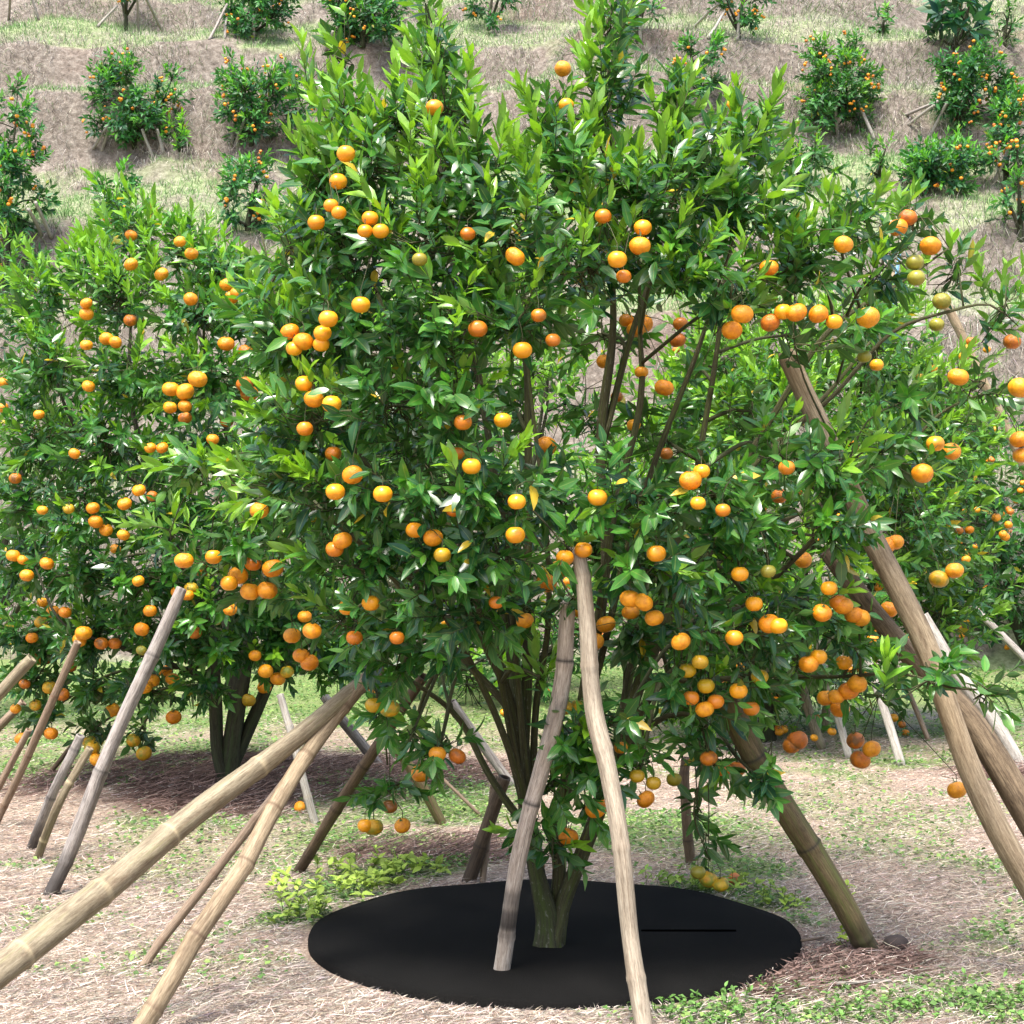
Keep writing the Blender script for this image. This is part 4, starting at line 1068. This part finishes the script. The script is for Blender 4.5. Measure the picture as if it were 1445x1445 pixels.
# ================================================================== black mat
def build_mat():
    n = 140
    th = np.linspace(0, 2 * np.pi, n, endpoint=False)
    rr = MAT_R * (1 + 0.005 * np.sin(th * 3 + .4) + 0.002 * np.sin(th * 7 + 2))
    V = []; rings = [0.0, .15, .3, .5, .7, .85, .95, 1.0]
    c = [MAT_C[0], MAT_C[1]]
    for q in rings[1:]:
        x = c[0] + rr * q * np.cos(th); y = c[1] + rr * q * np.sin(th)
        z = 0.022 + 0.006 * (fbm(x, y, 3) - .5) + (0.004 * np.sin(th * 9) * (q > .9))
        V.append(np.stack([x, y, z], -1))
    x = c[0] + rr * 1.0 * np.cos(th); y = c[1] + rr * 1.0 * np.sin(th)
    V.append(np.stack([x, y, x * 0 - 0.02], -1))
    V = np.vstack(V + [np.array([[c[0], c[1], 0.022]])])
    k = len(rings)
    i = np.arange(k - 1)[:, None] * n; j = np.arange(n)[None]; jn = (j + 1) % n
    F4 = np.stack([i + j, i + n + j, i + n + jn, i + jn], -1).reshape(-1, 4)[:, ::1]
    jj = np.arange(n)
    F3 = np.stack([np.full(n, k * n), jj, (jj + 1) % n], -1)
    m, nt, b, out = newmat('black_felt')
    tc = N(nt, 'TexCoord')
    n1 = N(nt, 'TexNoise', i_Scale=260.0, i_Detail=2.0); nt.links.new(tc.outputs['Object'], n1.inputs['Vector'])
    n2 = N(nt, 'TexNoise', i_Scale=3.0, i_Detail=3.0); nt.links.new(tc.outputs['Object'], n2.inputs['Vector'])
    cc = mixc(nt, 1.0, ramp(nt, n1.outputs[0], [(.3, (.0030, .0029, .0027)), (.7, (.0085, .0081, .0075))]), ramp(nt, n2.outputs[0], [(.3, (.8, .8, .8)), (.7, (1.2, 1.2, 1.2))]), 'MULTIPLY')
    nt.links.new(cc, b.inputs['Base Color']); b.inputs['Roughness'].default_value = 1.0; b.inputs['Specular IOR Level'].default_value = 0.08
    bm = N(nt, 'Bump', i_Strength=.5, i_Distance=.002); nt.links.new(n1.outputs[0], bm.inputs['Height']); nt.links.new(bm.outputs[0], b.inputs['Normal'])
    me = mesh('ground_mat', V - np.array([c[0], c[1], 0]), [F4, F3])
    o = obj('ground_mat', me, m, loc=(c[0], c[1], 0))
    tag(o, 'round black felt weed mat lying around the foot of the central orange tree', 'mat')
    # the slit: a narrow dark overlap running towards the right
    a = ground(905, 1323); e = ground(1040, 1325)
    xs = np.linspace(a[0], e[0], 24)
    w = 0.0016 * np.sin(np.linspace(0.25, np.pi, 24)) + .0012
    V = np.vstack([np.stack([xs, a[1] - w, xs * 0 + .0275], -1), np.stack([xs, a[1] + w, xs * 0 + .030], -1),
                   np.stack([xs, a[1] + w, xs * 0 + .018], -1), np.stack([xs, a[1] - w, xs * 0 + .018], -1)]) - np.array([c[0], c[1], 0])
    q = np.arange(23)
    F = np.vstack([np.stack([q + s * 24, q + 1 + s * 24, q + 1 + ((s + 1) % 4) * 24, q + ((s + 1) % 4) * 24], -1) for s in range(4)])
    m2, nt, b, out = newmat('slit_black'); b.inputs['Base Color'].default_value = (.001, .001, .001, 1); b.inputs['Roughness'].default_value = 1; b.inputs['Specular IOR Level'].default_value = 0
    obj('slit', mesh('slit', V, [F]), m2, o)


build_mat()

# ================================================================== ground
GREEN = [  # px, py, radius m, strength, bright clump density
    (470, 1255, .30, 1.0), (550, 1235, .28, 1.0), (420, 1295, .18, .9), (330, 1205, .8, .6), (230, 1185, .6, .5), (80, 1080, 1.3, .8), (430, 1190, .5, .7), (150, 1060, 1.3, .7),
    (1090, 1272, .22, .8), (960, 1262, .2, .8), (1130, 1300, .14, .6), (1000, 1428, .16, .7), (1160, 1428, .20, .7), (1230, 1440, .15, .5), (1410, 1420, .22, .6), (1330, 1392, .25, .4), (1440, 1440, .2, .5),
    (1200, 1065, 1.0, .5), (1420, 1045, 1.1, .5), (1320, 1055, 1.1, .4), (600, 1140, .5, .7), (560, 1190, .4, .7), (540, 1120, .7, .6), (850, 1190, .4, .5), (930, 1165, .5, .45), (1100, 1150, .4, .3), (640, 1225, .2, .8), (1060, 1230, .2, .7), (1440, 1250, .5, .35), (1420, 1340, .4, .3), (1200, 1390, .25, .4),
]
GP = [(ground(x, y)[0], ground(x, y)[1], r, s) for x, y, r, s in GREEN]
MULCH = [(ground(250, 1095), 1.2), (ground(400, 1105), 1.1), (ground(320, 1125), .8), (ground(1160, 1372), .25), (ground(1240, 1362), .2), (ground(1425, 1095), .5), (ground(600, 1200), .5), (ground(1090, 1388), .2), (ground(560, 1090), .9)]
MULCH = [(p[0], p[1], r) for p, r in MULCH]


def green_mask(x, y):
    g = np.zeros(np.shape(x))
    for px, py, r, s in GP:
        g = np.maximum(g, s * np.clip(1.3 - np.hypot(x - px, (y - py)) / r, 0, 1))
    far = np.clip((np.asarray(y) - 10.5) / 3.0, 0, 1) * .85
    g = np.maximum(g, far)
    n = fbm(x, y, 1.8)
    return np.clip(g * (0.35 + 1.3 * n) + np.clip((n - .47) * 1.7, 0, .42), 0, 1)


def mulch_mask(x, y):
    g = np.zeros(np.shape(x))
    for px, py, r in MULCH:
        g = np.maximum(g, np.clip(1.5 - 1.3 * np.hypot(x - px, y - py) / r, 0, 1))
    return np.clip(g * (.5 + 1.4 * fbm(x, y, 2.5)), 0, 1)


DAMP = ground(1110, 1012)


def damp_mask(x, y):
    return np.clip(1.3 - np.hypot((x - DAMP[0] - .5) / 1.9, (y - DAMP[1]) / 1.1), 0, 1) * np.clip((fbm(x, y, 1.6) - .3) * 3, 0, 1)


def build_ground():
    xs = np.concatenate([np.linspace(-80, -6, 40)[:-1], np.linspace(-6, 6, 200), np.linspace(6, 80, 40)[1:]])
    ys = np.concatenate([np.linspace(-60, 2.5, 30)[:-1], np.linspace(2.5, 12, 170), np.linspace(12, 20.5, 50)[1:], np.linspace(20.5, 24, 4)[1:]])
    X, Y = np.meshgrid(xs, ys)
    Z = gz(X, Y)
    Z = np.where(Y > 20.6, -0.5, Z)
    V = np.stack([X, Y, Z], -1).reshape(-1, 3)
    nx = len(xs); ny = len(ys)
    i = np.arange(ny - 1)[:, None] * nx; j = np.arange(nx - 1)[None]
    F4 = np.stack([i + j, i + j + 1, i + nx + j + 1, i + nx + j], -1).reshape(-1, 4)
    x = V[:, 0]; y = V[:, 1]
    C = np.stack([green_mask(x, y), mulch_mask(x, y), damp_mask(x, y), np.ones(len(x))], -1)
    m, nt, b, out = newmat('ground_dry_litter')
    at_ = N(nt, 'Attribute', attribute_name='tint')
    sep = N(nt, 'SeparateColor'); nt.links.new(at_.outputs['Color'], sep.inputs[0])
    tc = N(nt, 'TexCoord')
    n1 = N(nt, 'TexNoise', i_Scale=60.0, i_Detail=6.0, i_Roughness=.75); nt.links.new(tc.outputs['Object'], n1.inputs['Vector'])
    mp = N(nt, 'Mapping'); mp.inputs['Scale'].default_value = (1, .35, 1); mp.inputs['Rotation'].default_value = (0, 0, .5); nt.links.new(tc.outputs['Object'], mp.inputs[0])
    n2 = N(nt, 'TexNoise', i_Scale=110.0, i_Detail=3.0, i_Distortion=1.2); nt.links.new(mp.outputs[0], n2.inputs['Vector'])
    n3 = N(nt, 'TexNoise', i_Scale=2.2, i_Detail=5.0); nt.links.new(tc.outputs['Object'], n3.inputs['Vector'])
    straw = ramp(nt, n1.outputs[0], [(.30, (.095, .064, .048)), (.45, (.28, .218, .172)), (.62, (.47, .40, .335)), (.8, (.62, .56, .48))])
    straw = mixc(nt, 1.0, straw, ramp(nt, n2.outputs[0], [(.3, (.7, .66, .64)), (.65, (1.15, 1.12, 1.1))]), 'MULTIPLY')
    straw = mixc(nt, 1.0, straw, ramp(nt, n3.outputs[0], [(.3, (.82, .76, .74)), (.7, (1.1, 1.1, 1.08))]), 'MULTIPLY')
    grn = ramp(nt, n1.outputs[0], [(.3, (.035, .06, .018)), (.5, (.12, .20, .05)), (.7, (.26, .36, .11))])
    mul = ramp(nt, n1.outputs[0], [(.3, (.028, .016, .012)), (.55, (.11, .062, .048)), (.78, (.27, .18, .145))])
    dmp = ramp(nt, n1.outputs[0], [(.3, (.05, .045, .05)), (.6, (.15, .14, .15)), (.8, (.34, .33, .35))])
    gm = N(nt, 'Math', operation='MULTIPLY_ADD'); nt.links.new(n1.outputs[0], gm.inputs[0]); gm.inputs[1].default_value = 1.6; gm.inputs[2].default_value = -0.8
    ga = N(nt, 'Math', operation='ADD', use_clamp=True); nt.links.new(gm.outputs[0], ga.inputs[0]); nt.links.new(sep.outputs[0], ga.inputs[1])
    gs = ramp(nt, ga.outputs[0], [(.25, (0, 0, 0)), (.75, (.85, .85, .85))])
    c = mixc(nt, gs, straw, grn)
    ma = N(nt, 'Math', operation='ADD', use_clamp=True); nt.links.new(gm.outputs[0], ma.inputs[0]); nt.links.new(sep.outputs[1], ma.inputs[1])
    c = mixc(nt, ramp(nt, ma.outputs[0], [(.3, (0, 0, 0)), (.7, (.95, .95, .95))]), c, mul)
    c = mixc(nt, sep.outputs[2], c, dmp)
    nt.links.new(c, b.inputs['Base Color']); b.inputs['Roughness'].default_value = .95; b.inputs['Specular IOR Level'].default_value = .15
    bm = N(nt, 'Bump', i_Strength=.8, i_Distance=.02); nt.links.new(n1.outputs[0], bm.inputs['Height']); nt.links.new(bm.outputs[0], b.inputs['Normal'])
    tag(obj('ground', mesh('ground', V, [F4], C), m), kind='structure')


build_ground()


def build_hill():
    xs = np.linspace(-60, 60, 340)
    ys = np.concatenate([np.linspace(16.5, 43, 240), np.linspace(43, 90, 40)[1:]])
    X, Y = np.meshgrid(xs, ys); Z = hill_z(X, Y)
    V = np.stack([X, Y, Z], -1).reshape(-1, 3)
    nx = len(xs); ny = len(ys)
    i = np.arange(ny - 1)[:, None] * nx; j = np.arange(nx - 1)[None]
    F4 = np.stack([i + j, i + j + 1, i + nx + j + 1, i + nx + j], -1).reshape(-1, 4)
    m, nt, b, out = newmat('hillside_dry_grass')
    tc = N(nt, 'TexCoord'); geo = N(nt, 'NewGeometry')
    sx = N(nt, 'SeparateXYZ'); nt.links.new(geo.outputs['Normal'], sx.inputs[0])
    n1 = N(nt, 'TexNoise', i_Scale=9.0, i_Detail=6.0, i_Roughness=.75); nt.links.new(tc.outputs['Object'], n1.inputs['Vector'])
    n2 = N(nt, 'TexNoise', i_Scale=.8, i_Detail=4.0); nt.links.new(tc.outputs['Object'], n2.inputs['Vector'])
    dry = ramp(nt, n1.outputs[0], [(.3, (.08, .066, .054)), (.5, (.19, .162, .135)), (.75, (.37, .335, .285))])
    grn = ramp(nt, n1.outputs[0], [(.3, (.08, .115, .045)), (.5, (.20, .26, .115)), (.75, (.38, .42, .24))])
    red = ramp(nt, n1.outputs[0], [(.3, (.085, .055, .042)), (.7, (.24, .175, .14))])
    f = N(nt, 'Math', operation='MULTIPLY_ADD'); nt.links.new(n2.outputs[0], f.inputs[0]); f.inputs[1].default_value = .9; f.inputs[2].default_value = -.45
    fa = N(nt, 'Math', operation='ADD', use_clamp=True); nt.links.new(sx.outputs[2], fa.inputs[0]); nt.links.new(f.outputs[0], fa.inputs[1])
    c = mixc(nt, ramp(nt, fa.outputs[0], [(.66, (0, 0, 0)), (.90, (.8, .8, .8))]), dry, grn)
    n4 = N(nt, 'TexNoise', i_Scale=.45, i_Detail=4.0); mp = N(nt, 'Mapping'); mp.inputs['Location'].default_value = (7, 3, 1); nt.links.new(tc.outputs['Object'], mp.inputs[0]); nt.links.new(mp.outputs[0], n4.inputs['Vector'])
    c = mixc(nt, ramp(nt, n4.outputs[0], [(.56, (0, 0, 0)), (.70, (.6, .6, .6))]), c, red)
    nt.links.new(c, b.inputs['Base Color']); b.inputs['Roughness'].default_value = 1; b.inputs['Specular IOR Level'].default_value = .1
    bm = N(nt, 'Bump', i_Strength=.8, i_Distance=.08); nt.links.new(n1.outputs[0], bm.inputs['Height']); nt.links.new(bm.outputs[0], b.inputs['Normal'])
    tag(obj('hillside', mesh('hillside', V, [F4]), m), kind='structure')


build_hill()


def blades(P, D, L, W, bend, tint):
    n = len(P); D = unit(D)
    S = unit(np.cross(D, np.array([0.2, 1.0, 0.1])) + rng.normal(0, .35, (n, 3)))
    mid = P + D * (L * .55)[:, None]
    tip = P + D * L[:, None] + bend * L[:, None]
    V = np.stack([P - S * W[:, None], P + S * W[:, None], mid + S * (W * .7)[:, None], mid - S * (W * .7)[:, None], tip], 1).reshape(-1, 3)
    o = np.arange(n)[:, None] * 5
    F4 = np.array([[0, 1, 2, 3]]) + o; F3 = np.array([[3, 2, 4]]) + o
    return V, [F4, F3], np.repeat(np.column_stack([tint, np.ones(n)]), 5, axis=0)


# hillside grass -----------------------------------------------------------
n = 300000
hx = rng.uniform(-16, 16, n); hy = rng.uniform(19.5, 40, n)
ok = np.abs(hx) < hy * .345 + 2.4
hx = hx[ok]; hy = hy[ok]
hz_ = hill_z(hx, hy)
e = .15
gx = (hill_z(hx + e, hy) - hill_z(hx - e, hy)) / (2 * e); gy = (hill_z(hx, hy + e) - hill_z(hx, hy - e)) / (2 * e)
Nh = unit(np.stack([-gx, -gy, np.ones_like(gx)], -1))
steep = Nh[:, 2] < 0.72
clump = fbm(hx, hy, 1.1)
for nm, sel, lab in (('dry_grass', steep & (clump > .36), 0), ('short_grass', (~steep) & (rng.random(len(hx)) < .55), 1)):
    P = np.stack([hx, hy, hz_ - .02], -1)[sel]; nn = Nh[sel]; k = len(P); cl = clump[sel]
    if lab == 0:
        D = nn * .9 + np.array([0, -.35, .1]) + rng.normal(0, .38, (k, 3))
        L = .16 + .30 * rng.random(k) * cl * 1.4
        bend = np.tile(np.array([0, -.25, -.65]), (k, 1)) + rng.normal(0, .15, (k, 3))
        base = np.array([.34, .31, .275]); t = base * (0.35 + 1.1 * rng.random((k, 1))) * (.45 + 1.15 * fbm(P[:, 0] + 9, P[:, 2] * 1.5, 1.3))[:, None] * (1 + rng.normal(0, .05, (k, 3)))
        g = rng.random(k) < .14 + .32 * (fbm(P[:, 0], P[:, 1], .5) > .55); t[g] = np.array([.15, .22, .09]) * (.6 + .8 * rng.random((g.sum(), 1)))
        w = np.full(k, .005)
    else:
        D = nn * .5 + np.array([0, 0, .6]) + rng.normal(0, .45, (k, 3))
        L = .06 + .12 * rng.random(k)
        bend = rng.normal(0, .3, (k, 3))
        gm = fbm(P[:, 0] + 40, P[:, 1], .45)
        isg = rng.random(k) < np.clip((gm - .28) * 3.0, .15, .9)
        t = np.where(isg[:, None], np.array([.17, .29, .105]), np.array([.40, .37, .30])) * (.55 + .8 * rng.random((k, 1)))
        w = np.full(k, .007)
    a = Acc(); V, f, C = blades(P, D, L, w, bend, t); a.add(V, f, C)
    tag(obj(nm, a.mesh(nm, smooth=False), M_grass), kind='stuff')


# ground litter ------------------------------------------------------------
def fan_points(n, y0, y1, power=1.6):
    u = rng.random(n)
    a = 1 - power
    y = (y0 ** a + u * (y1 ** a - y0 ** a)) ** (1 / a)
    x = rng.uniform(-1, 1, n) * (y * .345 + 1.0)
    return x, y


x, y = fan_points(260000, 4.3, 14.0)
gmk = green_mask(x, y); mm = mulch_mask(x, y); dm = damp_mask(x, y)
keep = (np.hypot(x - MAT_C[0], y - MAT_C[1]) > MAT_R + .025) & (rng.random(len(x)) > gmk * .55) & (rng.random(len(x)) > dm * .8)
x, y, mm = x[keep], y[keep], mm[keep]; k = len(x)
an = rng.normal(.4, 1.3, k)
D = np.stack([np.cos(an), np.sin(an), np.abs(rng.normal(.0, .16, k)) + .03 + .10 * mm], -1)
L = .016 + .07 * rng.random(k) ** 2.0
dmat = np.hypot(x - MAT_C[0], y - MAT_C[1])
L = np.minimum(L, np.maximum((dmat - MAT_R - .012) * 0.85, .008))
t = np.array([.58, .50, .42]) * (.35 + .85 * rng.random((k, 1))) * (1 + rng.normal(0, .05, (k, 3)))
dk = rng.random(k) < .15; t[dk] *= .4
isM = rng.random(k) < mm * .8
L[isM] = np.minimum(L[isM] * (1.2 + .8 * (y[isM] > 7)) + .02, np.maximum((dmat[isM] - MAT_R - .012) * .85, .008))
t[isM] = np.array([.22, .145, .12]) * (.4 + 1.0 * rng.random((isM.sum(), 1)))
a = Acc(); V, f, C = blades(np.stack([x, y, gz(x, y) + .002 + .012 * rng.random(k) + .04 * mm * rng.random(k)], -1), D, L, .0009 + .0009 * rng.random(k) + .0008 * isM, rng.normal(0, .16, (k, 3)) * np.array([1, 1, .3]), t); a.add(V, f, C)
tag(obj('dry_straw', a.mesh('dry_straw', smooth=False), M_straw), kind='stuff')

# low weeds ----------------------------------------------------------------
x, y = fan_points(220000, 4.3, 19.0, 1.5)
gmk = green_mask(x, y)
keep = (np.hypot(x - MAT_C[0], y - MAT_C[1]) > MAT_R + .03) & (rng.random(len(x)) < np.clip(gmk - .12, 0, 1) ** 1.1 * .9)
x, y, gmk = x[keep], y[keep], gmk[keep]; k = len(x)
an = rng.random(k) * 6.28
D = np.stack([np.cos(an), np.sin(an), rng.normal(.25, .3, k)], -1)
Nn = np.array([0, 0, 1.0]) + rng.normal(0, .3, (k, 3))
L = (.010 + .018 * rng.random(k)) * (1 + .05 * (y - 5))
hgt = .005 + .035 * rng.random(k) * gmk
t = np.where(rng.random(k)[:, None] < .3, np.array([.22, .33, .09]), np.array([.115, .22, .06])) * (.6 + .7 * rng.random((k, 1)))
V, f, C = leaf_mesh(np.stack([x, y, gz(x, y) + hgt], -1), D, Nn, L, L * .42, t, simple=True)
a = Acc(); a.add(V, f, C)
tag(obj('low_weeds', a.mesh('low_weeds'), M_weed), kind='stuff')


# broad-leaved bright weed clumps next to the mat ----------------------------
def weed_clump(label, px, py, r, nst, ll, tint, seed):
    rg = np.random.default_rng(seed); c = ground(px, py)
    P, D, Nn, L, T, K = [], [], [], [], [], []
    for i in range(nst):
        a = rg.random() * 6.28; q = r * math.sqrt(rg.random())
        s = np.array([c[0] + q * math.cos(a) * 1.3, c[1] + q * math.sin(a), 0]); s[2] = float(gz(s[0], s[1]))
        if np.hypot(s[0] - MAT_C[0], s[1] - MAT_C[1]) < MAT_R + .03: continue
        h = (.02 + .08 * rg.random()) * min(1, ll / .04)
        tip = s + np.array([rg.normal(0, .02), rg.normal(0, .02), h]); K.append([s, (s + tip) / 2, tip]); K.append([np.array([c[0], c[1], c[2] + .004]), (s + c) / 2 + np.array([0, 0, .006]), s + np.array([0, 0, .01])])
        for j in range(rg.integers(4, 8)):
            b = rg.random() * 6.28
            P.append(s + (tip - s) * (.5 + .5 * rg.random())); D.append([math.cos(b), math.sin(b), rg.normal(.55, .4)]); Nn.append(np.array([0, -.15, 1]) + rg.normal(0, .25, 3))
            L.append(ll * (.5 + .7 * rg.random())); T.append(np.array(tint) * (.6 + .75 * rg.random()))
    P, D, Nn, L, T = map(np.array, (P, D, Nn, L, T))
    a = Acc(); V, f, C = leaf_mesh(P, D, Nn, L, L * (.22 + .08 * rng.random(len(L))), T, fold=.35, bend=.3); a.add(V, f, C)
    V, f, C = thin_tubes(np.array(K), np.full((len(K), 3), .0014)); C[:, :3] = (.08, .14, .03); a.add(V, f, C)
    tag(obj('weed_clump', a.mesh('weed_clump', c), M_weed, loc=c), label, 'weeds', 'bright weed clumps around the mat')


for i, q in enumerate([
    ('bright yellow-green weed clump behind the left rim of the black mat', 540, 1238, .24, 34, .055, (.30, .42, .07)),
    ('bright weed clump just left of the black mat', 465, 1262, .22, 26, .05, (.30, .42, .07)),
    ('small weed clump at the far left, in front of the left weeds by the mat', 418, 1298, .12, 20, .045, (.28, .40, .07)),
    ('weed clump behind the mat, right of the bent pole', 950, 1258, .13, 26, .04, (.26, .40, .07)),
    ('weed clump under the hanging twig with three fruits', 1020, 1258, .13, 26, .042, (.30, .42, .07)),
    ('low weeds behind the right rim of the mat', 1100, 1280, .10, 20, .036, (.30, .42, .07)),
    ('clover-like weed patch touching the front rim of the mat', 985, 1428, .22, 60, .022, (.13, .27, .06)),
    ('round clover-like weed patch at the bottom, right of the mat front', 1160, 1424, .25, 70, .021, (.14, .28, .07)),
    ('clover-like weed patch in the bottom right corner', 1415, 1418, .30, 70, .022, (.13, .26, .06)),
    ('single yellow-green weed behind the foot of the mossy pole', 1200, 1272, .03, 4, .04, (.34, .46, .08)),
    ('small yellow-green weed between the mat and the mossy pole', 1190, 1343, .03, 4, .04, (.32, .44, .06)),
]): weed_clump(*q, seed=200 + i)

# fallen fruit, clod, stick ----------------------------------------------------
for (px, py, kd, lab) in [(423, 1150, 'o', 'fallen orange on the mulch under the left tree, right one of two'), (376, 1162, 'o', 'fallen orange half in the weeds under the left tree, left one of two'),
                          (1037, 1252, 'b', 'fallen reddish orange behind the mat beneath the hanging twig')]:
    p = ground(px, py)
    o = bpy.data.objects.new('fallen_orange', FM[kd]); col.objects.link(o); o.location = (p[0], p[1], p[2] + .026); o.scale = (.033, .033, .033); o.rotation_euler = (1.2, .4, random.random() * 6)
    tag(o, lab, 'fruit', 'oranges fallen on the ground')
V, F4, F3, mi = fruit_geo(18, 12, False)
V = V * (1 + .30 * (np.array([fbm(v[0] * 1.3 + 5, v[1] * 1.3 + v[2], 1.5) for v in V]) - .5))[:, None] * np.array([.045, .038, .034])
m, nt, b, out = newmat('dark_clod'); nz = N(nt, 'TexNoise', i_Scale=60.0, i_Detail=5.0)
nt.links.new(ramp(nt, nz.outputs[0], [(.3, (.010, .007, .006)), (.7, (.045, .030, .026))]), b.inputs['Base Color']); b.inputs['Roughness'].default_value = .8
p = ground(1264, 1352); o = obj('rotten_fruit', mesh('rotten_fruit', V, [F4, F3]), m, loc=(p[0], p[1], p[2] + .05))
tag(o, 'dark shrivelled rotten fruit lying beside the foot of the mossy pole', 'fruit')
for lab, mt, c in [('short bleached stick lying on the ground in front of the mossy pole', 'white', [(1180, 1397, 'g', .012), (1222, 1394, 'g', .012), (1258, 1393, 'g', .010)]),
                   ('short twig lying against the right rim of the mat', 'pink', [(1132, 1336, 'g', .012), (1163, 1330, 'g', .009)])]:
    o = pole(lab, mt, c, None, nodes=.9, sides=7, hollow=False, name='stick', cat='stick'); o.location.z += .03

# ================================================================== light
w = bpy.data.worlds.new('World'); scene.world = w; w.use_nodes = True
nt = w.node_tree; nt.nodes.clear()
wo = nt.nodes.new('ShaderNodeOutputWorld'); bg = nt.nodes.new('ShaderNodeBackground'); sk = nt.nodes.new('ShaderNodeTexSky')
sk.sky_type = 'NISHITA'; sk.sun_disc = False
EL, AZ = R(66), R(200)          # sun high, behind the camera and a little to the left
sk.sun_elevation = EL; sk.sun_rotation = AZ
sk.air_density = 1.0; sk.dust_density = 4.0; sk.ozone_density = 1.0
bg.inputs[1].default_value = 0.14
nt.links.new(sk.outputs[0], bg.inputs[0]); nt.links.new(bg.outputs[0], wo.inputs[0])
sd = bpy.data.lights.new('sun', 'SUN'); sd.energy = 2.5; sd.angle = R(14); sd.color = (1, .96, .90)
so = bpy.data.objects.new('sun', sd); col.objects.link(so)
dirv = np.array([math.sin(AZ) * math.cos(EL), math.cos(AZ) * math.cos(EL), math.sin(EL)])
from mathutils import Vector
so.rotation_euler = Vector(dirv).to_track_quat('Z', 'Y').to_euler()
so.location = Vector(dirv) * 30

scene.view_settings.view_transform = 'Standard'
scene.view_settings.look = 'None'
scene.view_settings.exposure = 1.62
scene.view_settings.gamma = 1.0
scene.cycles.max_bounces = 5
scene.cycles.diffuse_bounces = 3
scene.cycles.glossy_bounces = 2
scene.cycles.transmission_bounces = 3
scene.cycles.transparent_max_bounces = 4
